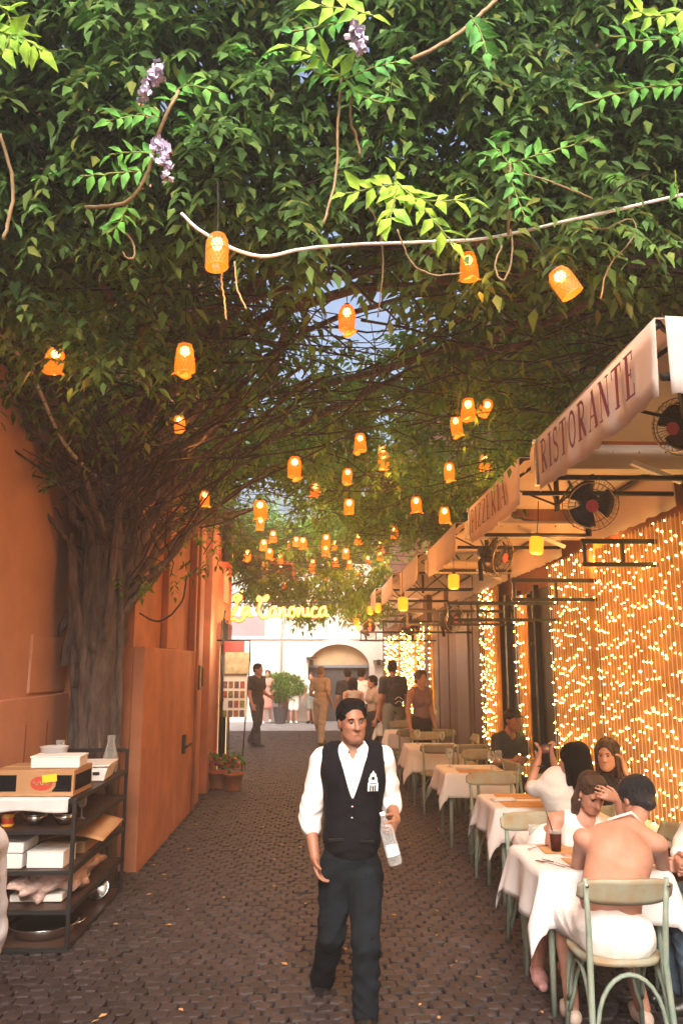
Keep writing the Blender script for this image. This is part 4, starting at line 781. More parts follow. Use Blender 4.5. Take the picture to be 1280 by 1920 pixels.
SIGN = [('L', bez((.75, 1.5), (.95, 1.75), (1.15, 1.4), (.8, 1.2), (.5, 1.1), (.3, 1.5), (.55, 1.6)) + bez((.78, 1.55), (.7, .9), (.55, .3), (.1, -.05), (.0, -.2), (.3, -.2), (.5, -.12), (.8, -.35), (1.1, -.3), (1.25, -.05))), ('a', la(1.05)),
        ('C', bez((2.35, 1.15), (2.2, 1.6), (2.45, 1.5), (2.6, 1.35), (3.0, 1.0), (3.3, 1.75), (2.95, 1.55), (2.5, 1.3), (2.25, .6), (2.45, .2), (2.6, -.15), (3.1, -.1), (3.3, .25))), ('a', la(3.15)), ('n', ln(3.95)), ('o', lo_(4.7)), ('n', ln(5.4)), ('i', li(6.15)), ('c', lc(6.45)), ('a', la(7.05))]
p0 = at(427, 1157, 15.8); p1 = at(617, 1153, 15.8); t = thing('neon_sign', 'glowing yellow script sign reading La Canonica across the alley', 'sign', p0); sc = (p1.x - p0.x) / 7.9; hz = sc * 1.05
M_neon = mat('neon_yellow', (1, .8, .4), .4, emis=(1, .36, .03), estr=1.5)
M_halo = mat('neon_halo', (.5, .12, .01), .4, emis=(1, .16, .01), estr=.5)  # orange glow halo imitated by a wider emissive tube behind each letter
for c, pts in SIGN: m = MB(); m.tube([(p.x * sc, 0, p.y * hz) for p in pts], .026, 7); le = m.build('letter', M_neon, t, True); m = MB(); m.tube([(p.x * sc, .03, p.y * hz) for p in pts], .04, 7); m.build('halo', M_halo, le, True)
m = MB(); m.tube([(6.25 * sc, 0, .98 * hz), (6.28 * sc, 0, 1.05 * hz)], .02, 6); m.build('letter', M_neon, t, True)
m = MB(); m.tube([(-.1, .04, 0.28), (2.3, .04, .3)], .008, 5); m.build('rail', M_black, t)
ld = bpy.data.lights.new('neon_light', 'POINT'); ld.energy = 14; ld.color = (1, .6, .15); ld.shadow_soft_size = .3; lo = bpy.data.objects.new('neon_light', ld); C.objects.link(lo); lo.parent = t; lo.location = (1, -.15, .1)

# ------------------------------------------------------------------ the wisteria: trunk, limbs, twigs, leaves, flowers
TX, TY = -2.07, 7.55
vine = thing('wisteria_vine', 'old wisteria with a gnarled trunk by the left wall, roofing the whole alley with leaves', 'climbing plant', (TX, TY, 0)); dv = off(vine)
def wob(pts, n, amp, seed):
    r = random.Random(seed); P = [Vector(p) for p in pts]; out = []
    for i in range(n + 1):
        s_ = i / n * (len(P) - 1); k = min(int(s_), len(P) - 2); f_ = s_ - k; a = P[max(k - 1, 0)]; b = P[k]; c = P[k + 1]; d_ = P[min(k + 2, len(P) - 1)]
        q = .5 * ((2 * b) + (c - a) * f_ + (2 * a - 5 * b + 4 * c - d_) * f_ ** 2 + (3 * b - a - 3 * c + d_) * f_ ** 3); out.append(q + Vector((r.gauss(0, amp), r.gauss(0, amp), r.gauss(0, amp * .6))) * (1 if 0 < i < n else 0))
    return out
m = MB()
for k in range(24):
    a = 2 * PI * k / 24 + random.uniform(-.3, .3); r0 = random.uniform(.1, .225); tw = random.uniform(-.3, .7); pts = []
    for i in range(15):
        z = i * .22; aa = a + z * tw + .3 * math.sin(z * 2.3 + k); rr = r0 * (1.12 if i == 0 else .92 + .1 * math.sin(z * 1.7 + k)) * (1 + max(0, z - 1.7) * .38)
        pts.append(Vector((TX + rr * math.cos(aa) + .05 * math.sin(z + 1) + max(0, z - 1.9) * .04, TY + rr * .8 * math.sin(aa), z)) + dv + Vector((random.gauss(0, .008), random.gauss(0, .008), 0)))
    q_ = random.uniform(.035, .08); m.tube(pts, [random.uniform(.035, .085) * (1.2 - .04 * i) * random.uniform(.85, 1.15)] * 1 + [q_ * (1.2 - .04 * i) * random.uniform(.85, 1.15) for i in range(1, 15)], 9)
m.tube([(0, 0, 0), (.02, 0, 1.2), (.05, 0, 2.2), (.1, 0, 3.0)], [.17, .16, .17, .17], 12); m.build('trunk', M_bark, vine, True, fix=False)
limbs = [[at(200, 1010, 7.5), at(160, 880, 7.2), at(110, 740, 6.4), at(40, 640, 5.4), (-2.6, 3.8, 4.3)], [at(215, 1000, 7.5), at(230, 850, 7.0), at(330, 700, 6.0), at(430, 560, 5.0), at(620, 480, 4.2)],
         [at(240, 1080, 7.5), at(300, 960, 7.6), at(400, 870, 8.0), at(560, 800, 7.6), at(760, 700, 6.6), at(1000, 640, 5.4)], [at(230, 1000, 7.6), at(290, 900, 8.2), at(420, 880, 9.5), at(620, 900, 11), at(780, 920, 12)],
         [at(210, 980, 7.6), at(260, 860, 7.6), at(400, 760, 7.2), at(600, 720, 6.6), at(860, 650, 5.6), at(1150, 560, 4.6)], [at(190, 980, 7.5), at(180, 860, 7.0), at(260, 740, 6.2), at(260, 620, 5.2), at(180, 520, 4.4)],
         [at(250, 1100, 7.6), at(330, 985, 8.5), at(410, 960, 10), at(440, 970, 13), (-1.3, 16, 3.9)], [at(220, 960, 7.6), at(300, 820, 7.4), at(420, 640, 5.6), at(720, 540, 4.6), at(1000, 520, 4.3), at(1280, 470, 4.0)],
         [(TX + .1, TY, 2.9), at(340, 860, 7.4), at(480, 720, 6.2), at(560, 560, 4.9), at(800, 470, 4.0), at(1100, 450, 3.9)], [(TX, TY, 2.8), at(120, 900, 7.0), at(60, 800, 6.4), at(20, 700, 5.6)]]
allpts = []
for i in range(44):     # stems that leave the trunk and spread with the limbs
    L_ = limbs[i % len(limbs)]; o3 = Vector((random.gauss(0, .13), random.gauss(0, .1), 0)); st_ = Vector((TX + random.gauss(0, .13), TY + random.gauss(0, .1), random.uniform(1.6, 2.5))); pp = [st_] + [Vector(q) + o3 * (1 + k * 1.1) for k, q in enumerate(L_[:random.choice((2, 3, 3, 4))])]
    m = MB(); r0 = random.uniform(.022, .05); m.tube([q + dv for q in wob(pp, 20, .02, i + 500)], [r0 * (1 - .6 * k / 20) for k in range(21)], 7); m.build('stem', M_bark, vine, True)
for i, L_ in enumerate(limbs):
    p = wob(L_, 30, .03, i); allpts += p; m = MB(); r0 = (.06, .06, .055, .05, .05, .045, .04, .05, .04, .035)[i]; m.tube([q + dv for q in p], [r0 * (1 - .6 * k / 30) for k in range(31)], 8); m.build('limb', M_bark, vine, True)
# thousands of twigs tangled under the leaves
def zc(x, y): return 4.12 - max(0, y - 5) * .028 + .12 * math.sin(x * 1.7 + y * .8) + .08 * math.sin(y * 1.9 - x)
HO = [(px, py, a, b) for px, py, a, b in ((540, 415, .25, .6), (690, 640, .42, 1.2), (640, 575, .3, .7), (590, 600, .2, .7), (490, 955, .75, 2.6), (600, 975, .8, 1.8), (735, 1050, 1.0, 4), (690, 985, .4, 1.4), (470, 640, .15, .4), (545, 720, .2, .7), (730, 600, .2, .8))]
HOL = [(atz(px, py, 4.35), a, b) for px, py, a, b in HO]
m = MB(); mt = MB()
for i in range(1000):
    y = 3.9 + (random.random() ** 1.5) * 15; x = random.uniform(-2.3, 2.4); a = random.gauss(0, .9) + (0 if random.random() < .65 else PI / 2); L_ = random.uniform(.4, 1.6); z = zc(x, y) + random.uniform(-.12, .3); p = Vector((x, y, z)); dr = Vector((math.cos(a), math.sin(a), random.uniform(-.15, .15))); pts = [p]
    for k in range(5): dr = (dr + Vector((random.gauss(0, .22), random.gauss(0, .22), random.gauss(0, .14)))).normalized(); p = p + dr * L_ / 5; p.z = max(p.z, zc(p.x, p.y) - .12); pts.append(p.copy())
    r_ = random.uniform(.003, .011); m.tube([q + dv for q in pts], [r_ * (1 - .15 * k) for k in range(6)], 4, cap=False)
for i in range(130):     # the thicket that rises out of the trunk and fans under the leaves
    a = random.choice(limbs); k = random.random(); b = Vector(a[0]).lerp(Vector(a[2]), k) + Vector((random.gauss(0, .2), random.gauss(0, .15), random.gauss(0, .15))); e = Vector(random.choice(allpts)) + Vector((random.gauss(0, .4), random.gauss(0, .4), random.gauss(0, .15)))
    if (e - b).length > 2.2: e = b + (e - b).normalized() * 2.2
    e.z = max(e.z, b.z - .1); md = (b + e) / 2 + Vector((random.gauss(0, .15), random.gauss(0, .15), random.uniform(-.15, .2))); m.tube([q + dv for q in wob([b, md, e], 7, .025, i + 99)], random.uniform(.004, .012), 4, cap=False)
m.build('twigs', M_twig, vine, smooth=True, fix=False)['kind'] = 'stuff'
# loops and tendrils that can be told apart
def tendril(px, r_=.004, mm=None, n=16, amp=.0018, name='tendril'):
    P = [at(a, b, Y) for a, b, Y in px]; m = MB(); m.tube([q + dv for q in wob(P, n, amp, len(px) * 7 + int(px[0][0]))], r_, 6); return m.build(name, mm or M_tend, vine, True)
tendril([(640, 145, 3.0), (634, 230, 3.05), (632, 320, 3.1), (618, 380, 3.1), (606, 420, 3.1)], .006)
tendril([(660, 160, 3.0), (656, 220, 3.05), (668, 260, 3.1), (675, 290, 3.1)], .006)
tendril([(690, 385, 3.4), (712, 430, 3.5), (718, 500, 3.6), (708, 595, 3.7)], .004)
tendril([(745, 430, 3.4), (770, 490, 3.45), (810, 515, 3.45), (865, 512, 3.4)], .004)
tendril([(955, 300, 3.2), (955, 380, 3.2), (952, 440, 3.3)], .006); tendril([(956, 430, 3.3), (960, 480, 3.3), (944, 525, 3.3), (928, 500, 3.3), (940, 460, 3.3)], .0045)
tendril([(160, 388, 3.2), (235, 380, 3.2), (275, 330, 3.2), (290, 270, 3.15), (310, 220, 3.1), (335, 170, 3.1)], .008, M_tend); tendril([(228, 430, 3.3), (250, 455, 3.3), (252, 480, 3.3), (238, 484, 3.3), (230, 472, 3.3)], .005)
tendril([(0, 250, 3.0), (25, 350, 3.1), (8, 450, 3.15)], .008); tendril([(1110, 372, 3.3), (1030, 340, 3.3), (960, 320, 3.25)], .004); tendril([(770, 112, 2.9), (850, 70, 2.9), (930, 0, 2.9)], .009)
tendril([(1125, 560, 3.6), (1140, 500, 3.6), (1190, 440, 3.6), (1180, 410, 3.6), (1130, 430, 3.6), (1090, 420, 3.6)], .004); tendril([(415, 510, 3.3), (420, 560, 3.3), (425, 600, 3.3)], .004); tendril([(440, 490, 3.3), (445, 540, 3.3), (462, 580, 3.3)], .004)
tendril([(0, 625, 5.3), (60, 700, 5.8), (120, 830, 6.6), (190, 900, 7.2), (240, 925, 7.4)], .014, M_cable, name='wall_cable'); tendril([(262, 1150, 7.2), (300, 1165, 7.1), (340, 1130, 7.1), (350, 1080, 7.1)], .008, M_twig)
tendril([(865, 700, 5.6), (855, 800, 5.7)], .003); tendril([(620, 505, 4.2), (800, 440, 4.0), (940, 420, 4.0)], .012, M_twig)
t = thing('white_conduit', 'pale cable conduit strung across the alley behind the front leaves', 'cable', at(360, 420, 3.3)); d = off(t)
m = MB(); m.tube([q + d for q in wob([at(340, 400, 3.3), at(380, 435, 3.3), at(480, 480, 3.3), at(580, 465, 3.35), at(700, 457, 3.5), at(900, 448, 3.6), at(1060, 415, 3.5), at(1300, 360, 3.4)], 40, .001, 3)], .008, 8); m.build('conduit', M_cable, t, True)

# leaves. A spray is a drooping stem with paired leaflets, as on wisteria.
def sprays(n, fpos, L0, L1, k, leaf, down=.6, yawf=None):
    P0 = fpos(n); a = rng.uniform(0, 2 * PI, n) if yawf is None else yawf(n); el_ = rng.normal(-down, .3, n); L_ = rng.uniform(L0, L1, n)
    d0 = np.stack([np.cos(a) * np.cos(el_), np.sin(a) * np.cos(el_), np.sin(el_)], 1); PP, DD, NN, SS = [], [], [], []
    side = np.cross(d0, (0, 0, 1.0)); side /= np.linalg.norm(side, axis=1)[:, None] + 1e-9; nrm = np.cross(side, d0)
    for i in range(k):
        s_ = (i + 1) / k
        for sg in ((1, -1) if i < k - 1 else (0,)):
            p = P0 + d0 * (L_ * s_)[:, None] + np.array([0, 0, -1]) * (L_ * s_ ** 2 * .35)[:, None]
            dd = d0 * (.55 + .5 * (sg == 0)) + side * sg * .9 + np.array([0, 0, -.45]) + rng.normal(0, .22, (n, 3))
            PP.append(p); DD.append(dd); NN.append(nrm + side * sg * .25 + rng.normal(0, .35, (n, 3))); SS.append(leaf * rng.uniform(.7, 1.2, n) * (1.15 if sg == 0 else 1) * (1 - .25 * abs(s_ - .6)))
    return np.concatenate(PP), np.concatenate(DD), np.concatenate(NN), np.concatenate(SS)
def fringe(x):    # height of the hanging edge at the front of the roof
    return 3.98 + .10 * np.sin(x * 3.1 + .5) + .08 * np.sin(x * 7.3) + .22 * np.exp(-((x + .75) / .55) ** 2) + .05 * np.sin(x * 13) - .06 * (x < -1.2) + .10 * (x > 1.3)
def front(n):
    x = rng.uniform(-2.9, 3.0, n); q = rng.random(n) ** .9; z = fringe(x) + .12 + q * 2.5; y = 3.72 - .42 * np.minimum(q * 2.2, 1) + rng.uniform(-.05, .5, n) + .14 * np.sin(x * 4 + z * 3) + .1 * np.sin(x * 9 - z * 5); return np.stack([x, y, z], 1)
toward = lambda n: rng.normal(-PI / 2, .8, n)
P, D, N, S_ = sprays(4200, front, .2, .36, 5, .098, .65, toward); dd = np.array(dv)
leafobj('foliage', P + dd, D, N, S_, M_leaf, vine)
P, D, N, S_ = sprays(3200, lambda n: front(n) + (0, .45, .05), .2, .4, 5, .13, .5, toward); leafobj('inner_foliage', P + dd, D, N, S_, M_leaf, vine)
P, D, N, S_ = sprays(230, lambda n: front(n) + (0, -.22, .02), .16, .3, 5, .062, .45, toward); leafobj('mid_foliage', P + dd, D, N, S_, M_leafm, vine)
def keep(P, f=1.0):
    k = np.ones(len(P), bool)
    for c, a, b in HOL: 
        e = ((P[:, 0] - c.x) / a) ** 2 + ((P[:, 1] - c.y) / b) ** 2; k &= ~((e < 1) & (rng.random(len(P)) < .94 * f))
    return k
def roof(y0, y1, thick, lift):
    def f(n):
        x = rng.uniform(-2.5, 3.0, n * 2); y = rng.uniform(y0, y1, n * 2); z = 4.22 - np.maximum(0, y - 5) * .022 + .12 * np.sin(x * 1.7 + y * .8) + .1 * np.sin(y * 1.9 - x) + lift + .2 * (y > 14) + rng.random(n * 2) ** 1.3 * thick
        P = np.stack([x, y, z], 1); k = keep(P); P = P[k][:n]; 
        while len(P) < n: P = np.concatenate([P, P[:n - len(P)]])
        return P
    return f
for y0, y1, n, lf in ((3.9, 6.5, 2300, .105), (6.5, 10, 2200, .12), (10, 15, 2000, .145), (15, 20, 1500, .17)):
    P, D, N, S_ = sprays(n, roof(y0, y1, .55, .12), .2, .42, 5, lf, .15); leafobj('foliage', P + dd, D, N, S_, M_leafd, vine)
# a lighter scatter of leaves hanging below the twigs, and the clump above the trunk
P, D, N, S_ = sprays(190, roof(4.2, 14, .15, -.12), .15, .3, 4, .085, .6); leafobj('hanging_foliage', P + dd, D, N, S_, M_leafd, vine)
def clump(cs, n, sg): 
    c = np.array([list(at(*c)) for c in cs]); return c[rng.integers(0, len(c), n)] + rng.normal(0, 1, (n, 3)) * sg
P, D, N, S_ = sprays(70, lambda n: clump([(180, 640, 4.7), (230, 660, 4.7), (290, 650, 4.7), (130, 620, 4.7), (60, 590, 4.5), (320, 610, 4.8), (40, 540, 4.3)], n, (.12, .12, .05)), .16, .3, 4, .1, .5, toward); leafobj('leaf_clump', P + dd, D, N, S_, M_leaf, vine)
P, D, N, S_ = sprays(46, lambda n: clump([(410, 1010, 8), (395, 1040, 8), (360, 1055, 7.8), (340, 1000, 7.8), (290, 1080, 7.2), (430, 990, 8.5), (410, 960, 8.5)], n, (.14, .12, .1)), .1, .2, 4, .075, .5); leafobj('leaf_clump', P + dd, D, N, S_, M_leafd, vine)
P, D, N, S_ = sprays(9, lambda n: clump([(100, 880, 6.6), (940, 850, 5.0), (970, 830, 4.9)], n, (.06, .06, .04)), .1, .2, 4, .08, .3); leafobj('leaf_clump', P + dd, D, N, S_, M_leafd, vine)
def endf(n):
    x = rng.uniform(-1.7, 1.5, n); return np.stack([x, rng.uniform(16.8, 19.5, n), 3.02 + .3 * np.maximum(0, -x - .3) + rng.random(n) * 1.0 + .1 * np.sin(x * 5)], 1)
P, D, N, S_ = sprays(800, endf, .2, .4, 5, .14, .5, toward); leafobj('end_foliage', P + dd, D, N, S_, M_leafd, vine)
P, D, N, S_ = sprays(1100, lambda n: np.stack([rng.uniform(-3, 3.2, n), rng.uniform(4.6, 5.2, n), rng.uniform(4.75, 8.2, n)], 1), .25, .45, 5, .19, .5, toward); leafobj('back_foliage', P + dd, D, N, S_, M_leaf, vine)
P, D, N, S_ = sprays(120, lambda n: clump([(60, 640, 5.3), (150, 700, 5.4), (230, 720, 5.6), (320, 700, 5.7), (400, 650, 5.6), (330, 800, 7.0), (420, 860, 8.0), (200, 780, 6.4), (450, 760, 6.8), (120, 790, 6.4), (500, 700, 6)], n, (.22, .15, .1)), .16, .3, 4, .095, .5, toward); leafobj('leaf_clump', P + dd, D, N, S_, M_leafd, vine)
# leaves hiding the sides of the roof along the houses
def sidef(n):
    s_ = rng.random(n) < .5; y = rng.uniform(2, 14, n); return np.stack([np.where(s_, -2.35, 2.9) + rng.normal(0, .15, n), y, 4.0 + rng.random(n) * 1.3 + (y > 8) * .3], 1)
P, D, N, S_ = sprays(1800, sidef, .2, .4, 5, .1, .5); leafobj('side_foliage', P + dd, D, N, S_, M_leafd, vine)
# the nearest leaves, each one a part: bright sprays picked out in front
def leaf_mesh(nm, mm, w_=.42):
    V, F = leafgeo(np.zeros((1, 3)), V3(0, -1, 0)[None], V3(0, 0, 1)[None], np.ones(1), w_); return np_mesh(nm, V, F, mm)
LM = {k: leaf_mesh('leaf', v, .46) for k, v in (('y', M_leafy), ('m', M_leafm), ('g', M_leaf))}
nleaf = 0
def spray_parts(path, k, size, key, stem=True, droop=.3):
    global nleaf
    P = wob([at(*p) for p in path], 20, .002, int(path[0][0])); 
    if stem: m = MB(); m.tube([q + dv for q in P], .0035, 5); m.build('leaf_stem', mat('green_stem', (.2, .26, .06), .6), vine, True)
    for i in range(k):
        f_ = (i + .6) / k; idx = min(int(f_ * 20), 19); tn = (P[idx + 1] - P[idx]).normalized(); sd_ = tn.cross(Vector((0, -1, .2))).normalized()
        for sg in ((1, -1) if i < k - 1 else (0,)):
            dr = (tn * (.55 if sg else 1) + sd_ * sg * .85 + Vector((random.gauss(0, .15), random.gauss(-.1, .25), -droop + random.gauss(0, .15)))).normalized(); nr = Vector((random.gauss(0, .35), -1 + random.gauss(0, .3), random.gauss(.4, .35)))
            z_ = nr - dr * nr.dot(dr); z_.normalize(); y_ = -dr; x_ = y_.cross(z_); o = bpy.data.objects.new('leaf', LM[key]); C.objects.link(o); o.parent = vine; s_ = size * random.uniform(.75, 1.15)
            M4 = Matrix((x_, y_, z_)).transposed().to_4x4() @ Matrix.Diagonal((s_, s_, s_, 1)); M4.translation = P[idx] + dv; o.matrix_local = M4; nleaf += 1
sy = .105
for path, k, key in [([(740, 345, 3.05), (700, 352, 3.05), (640, 365, 3.05)], 5, 'y'), ([(745, 345, 3.05), (800, 375, 3.05), (890, 372, 3.05)], 6, 'y'), ([(745, 350, 3.05), (735, 390, 3.0), (728, 430, 3.0)], 5, 'y'), ([(770, 365, 3.05), (810, 410, 3.05), (850, 460, 3.05)], 5, 'y'), ([(740, 340, 3.1), (742, 330, 3.1), (740, 318, 3.1)], 2, 'y'),
    ([(640, 145, 2.95), (600, 110, 2.95), (535, 82, 2.95)], 6, 'y'), ([(645, 150, 2.95), (690, 130, 2.95), (750, 115, 2.95)], 6, 'm'), ([(650, 150, 2.95), (670, 175, 2.95), (720, 195, 2.95)], 5, 'm'), ([(640, 140, 2.95), (600, 140, 2.95), (560, 110, 2.95)], 5, 'm'),
    ([(640, 40, 2.8), (600, 50, 2.8), (540, 60, 2.8)], 6, 'm'), ([(700, 30, 2.8), (660, 20, 2.8), (590, 10, 2.8)], 6, 'y'), ([(880, 30, 2.8), (900, 60, 2.8), (912, 100, 2.8)], 5, 'm'), ([(955, 310, 3.1), (930, 280, 3.1), (905, 300, 3.1)], 5, 'm'), ([(958, 305, 3.1), (1010, 290, 3.1), (1110, 262, 3.1)], 8, 'm'),
    ([(955, 320, 3.1), (965, 360, 3.1), (985, 410, 3.1)], 6, 'm'), ([(1280, 60, 2.7), (1220, 75, 2.7), (1130, 65, 2.7)], 7, 'm'), ([(1280, 160, 2.8), (1200, 165, 2.8), (1090, 195, 2.8)], 8, 'm'), ([(1280, 20, 2.7), (1230, 30, 2.7), (1180, 20, 2.7)], 6, 'y'),
    ([(290, 290, 3.1), (250, 285, 3.1), (205, 290, 3.1)], 5, 'm'), ([(300, 220, 3.1), (260, 215, 3.1), (200, 228, 3.1)], 6, 'm'), ([(265, 320, 3.1), (210, 325, 3.1), (150, 330, 3.1)], 6, 'm'), ([(320, 190, 3.1), (350, 160, 3.1), (420, 175, 3.1)], 6, 'm'), ([(0, 60, 2.8), (40, 70, 2.8), (80, 95, 2.8)], 6, 'y'), ([(0, 10, 2.8), (20, 40, 2.8), (10, 100, 2.8)], 6, 'y'),
    ([(240, 385, 3.2), (225, 415, 3.2), (200, 440, 3.2)], 5, 'm')]:
    spray_parts(path, k, sy * (1 if key == 'y' else .8), key, droop=.25)
# flower racemes
def raceme(path, n, r0):
    P = wob([at(*p) for p in path], 10, .002, 5); t_ = MB()
    for i in range(n):
        f_ = i / n; c = P[int(f_ * 10)] + Vector((random.gauss(0, r0 * .55), random.gauss(0, r0 * .55), random.gauss(0, r0 * .4))) * (1 - .55 * f_) + dv; a = Vector(rng.normal(0, 1, 3)).normalized(); c = c + Vector((0, -.002, 0)); b = a.orthogonal().normalized(); e = a.cross(b); s_ = .021 * (1 - .4 * f_)
        t_.add([c, c + b * s_ + a * .004, c + (b + e) * s_ * .75 + a * .009, c + e * s_ + a * .004, c - b * s_ + a * .008, c - (b + e) * .7 * s_, c - e * s_ + a * .006], [(0, 1, 2), (0, 2, 3), (0, 3, 4), (0, 4, 5), (0, 5, 6), (0, 6, 1)])
    m9 = MB(); m9.tube([q + dv for q in P], .002, 4); r9 = m9.build('raceme_stalk', M_tend, vine); o9 = t_.build('florets', M_petal, r9, fix=False); o9['kind'] = 'stuff'
raceme([(300, 130, 2.95), (285, 150, 2.95), (265, 188, 2.95)], 60, .035); raceme([(300, 270, 3.0), (308, 300, 3.0), (312, 340, 3.0)], 65, .035); raceme([(672, 55, 2.8), (674, 75, 2.8), (676, 100, 2.8)], 60, .035)
for px, py in ((1265, 350), (1270, 380)): spray_parts([(px, py - 30, 3.1), (px, py, 3.1)], 1, .09, 'm')
# ------------------------------------------------------------------ metal rack on the left
RY0, RY1, RX0, RX1 = 5.78, 7.25, -2.27, -1.67
rack = thing('metal_rack', 'black metal shelving rack standing against the left wall before the vine trunk', 'shelving rack', (RX1, RY0, 0)); d = off(rack)
lv = [at(128, y, RY0).z for y in (1777, 1706, 1632, 1556, 1497)]; topz = lv[-1]
for x, y, z in ((RX1, RY0, topz), (RX0, RY0, topz), (RX1, RY1, 1.16), (RX0, RY1, 1.16)): m = MB(); m.box((x, y, z / 2), (.026, .026, z)); shift(m, d).build('post', M_black, rack, bevel=.003)
m = MB(); m.box(((RX0 + RX1) / 2, RY1, 1.15), (RX1 - RX0 - .03, .03, .03)); shift(m, d).build('top_rail', M_black, rack)
for z in lv:
    m = MB(); m.bb((RX0 + .013, RY0 + .013, z - .012), (RX1 - .013, RY1 - .013, z - .004)); shift(m, d).build('shelf', mat('rusty_shelf', (.06, .03, .022), .5, .5, 6), rack)
    for a, b in (((RX1, RY0 + .014), (RX1, RY1 - .014)), ((RX0, RY0 + .014), (RX0, RY1 - .014)), ((RX0 + .014, RY0), (RX1 - .014, RY0)), ((RX0 + .014, RY1), (RX1 - .014, RY1))):
        m = MB(); c = ((a[0] + b[0]) / 2, (a[1] + b[1]) / 2, z - .014); m.box(c, (max(abs(a[0] - b[0]), .02), max(abs(a[1] - b[1]), .02), .028)); shift(m, d).build('rail', M_black, rack)
def on(label, name, cat, x, y, z, rz=0, group=None): return thing(name, label, cat, (x, y, z), rz, group)
S0, S1, S2, S3, S4 = [z - .003 for z in lv]
# paper runner hanging over the front of the top shelf
m = MB(); m.grid(lambda u, v: Vector((RX0 - .1 + (RX1 - RX0 + .06) * u, (RY0 + .55) - v * (.58) if v < .72 else RY0 - .022, topz + .004 if v < .72 else topz - (v - .72) * .3 * (1 + .1 * math.sin(u * 9)))), 20, 25)
o = m.build('paper_runner', M_cloth, None, True, fix=False, solid=.002); tag(o, 'white paper runner hanging over the front edge of the top rack shelf', 'paper sheet')
# card box with black band, red oval and yellow sticker
t = on('brown cardboard box with a black band, red oval logo and yellow sticker on the rack', 'cardboard_box', 'box', -1.97, 6.02, topz + .008, -.02); bw, bd, bh = .56, .42, .175
m = MB(); m.box((0, 0, bh / 2), (bw, bd, bh)); m.build('carton', M_card, t, bevel=.004)
for a, b in ((-.2, .17), (.2, .14)): m = MB(); m.box((a, -bd / 2 - .002, bh * .5), (b if a < 0 else .13, .003, bh * .62)); m.build('black_band', M_vest, t)
m = MB(); m.box((bw / 2 + .002, 0, bh * .5), (.003, bd * .85, bh * .6)); m.build('black_band', M_vest, t)
m = MB(); m.prism([(.1 * math.cos(a), .07 * math.sin(a)) for a in np.linspace(0, 2 * PI, 20)[:-1]], (.06, -bd / 2 - .001, bh * .5), (1, 0, 0), (0, 0, 1), (0, -.004, 0)); m.build('oval_logo', M_card, t)
m = MB(); m.prism([((.078 if i % 1 == 0 else .05) * math.cos(a), .048 * math.sin(a)) for i, a in enumerate(np.linspace(0, 2 * PI, 20)[:-1])], (.06, -bd / 2 - .0052, bh * .5), (1, 0, 0), (0, 0, 1), (0, -.002, 0)); m.build('red_oval', mat('logo_red', (.5, .06, .04), .5), t)
m = MB(); m.tube([(.0 + .12 * k / 12, -bd / 2 - .009, bh * .5 + .014 * math.sin(k * 1.7)) for k in range(13)], .006, 4); m.build('script', M_card, t)
m = MB(); m.box((.115, -bd / 2 - .011, bh * .7), (.1, .003, .05), M=Matrix.Rotation(-.1, 3, 'Y')); m.build('sticker', mat('yellow_sticker', (.8, .62, .03), .5), t)
m = MB(); m.box((0, -.02, bh + .001), (bw * .98, .05, .002)); m.build('tape', mat('box_tape', (.5, .32, .16), .3), t)
# polystyrene tray on the box and clear tubs behind it
t = on('white polystyrene tray on top of the cardboard box', 'foam_tray', 'tray', -1.86, 6.0, topz + .008 + bh + .003, .03); m = MB(); m.box((0, 0, .035), (.34, .22, .07)); m.build('base', M_foam, t, bevel=.008); m = MB(); m.box((0, 0, .075), (.35, .23, .012)); m.build('lid', M_foam, t, bevel=.004)
t = on('clear plastic tub behind the white tray on the cardboard box', 'plastic_tub', 'tub', -1.95, 6.14, topz + .008 + bh + .003); m = MB(); m.lathe([(.0001, 0), (.08, 0), (.1, .12), (.105, .12), (.1, .125), (.09, .125), (.075, .006)], n=20); m.build('tub', M_plastic, t, True)
t = on('white foam food container with a hinged lid on the far half of the top shelf', 'food_container', 'container', -1.84, 6.75, topz + .002, .08); m = MB(); m.prism([(-.14, 0), (.14, 0), (.17, .11), (-.17, .11)], (0, -.2, 0), (1, 0, 0), (0, 0, 1), (0, .4, 0)); m.build('base', M_foam, t, bevel=.008); m = MB(); m.box((0, 0, .118), (.36, .44, .014)); m.build('lid', M_foam, t, bevel=.004); m = MB(); m.box((.08, -.206, .06), (.05, .01, .02)); m.build('clasp', M_black, t)
for i, (x, y, lab) in enumerate(((-1.78, 7.12, 'tall clear glass jug at the far end of the top shelf'), (-2.08, 6.7, 'clear glass carafe behind the cardboard box'))):
    t = on(lab, 'glass_jug', 'jug', x, y, topz + .002, group='glass jugs on the rack'); m = MB(); m.lathe([(.0001, .004), (.06, .0), (.066, .1), (.045, .19), (.03, .25), (.036, .3), (.033, .3), (.027, .25), (.041, .19), (.06, .1), (.055, .01), (.0001, .008)], n=18); m.build('jug', M_glass, t, True)
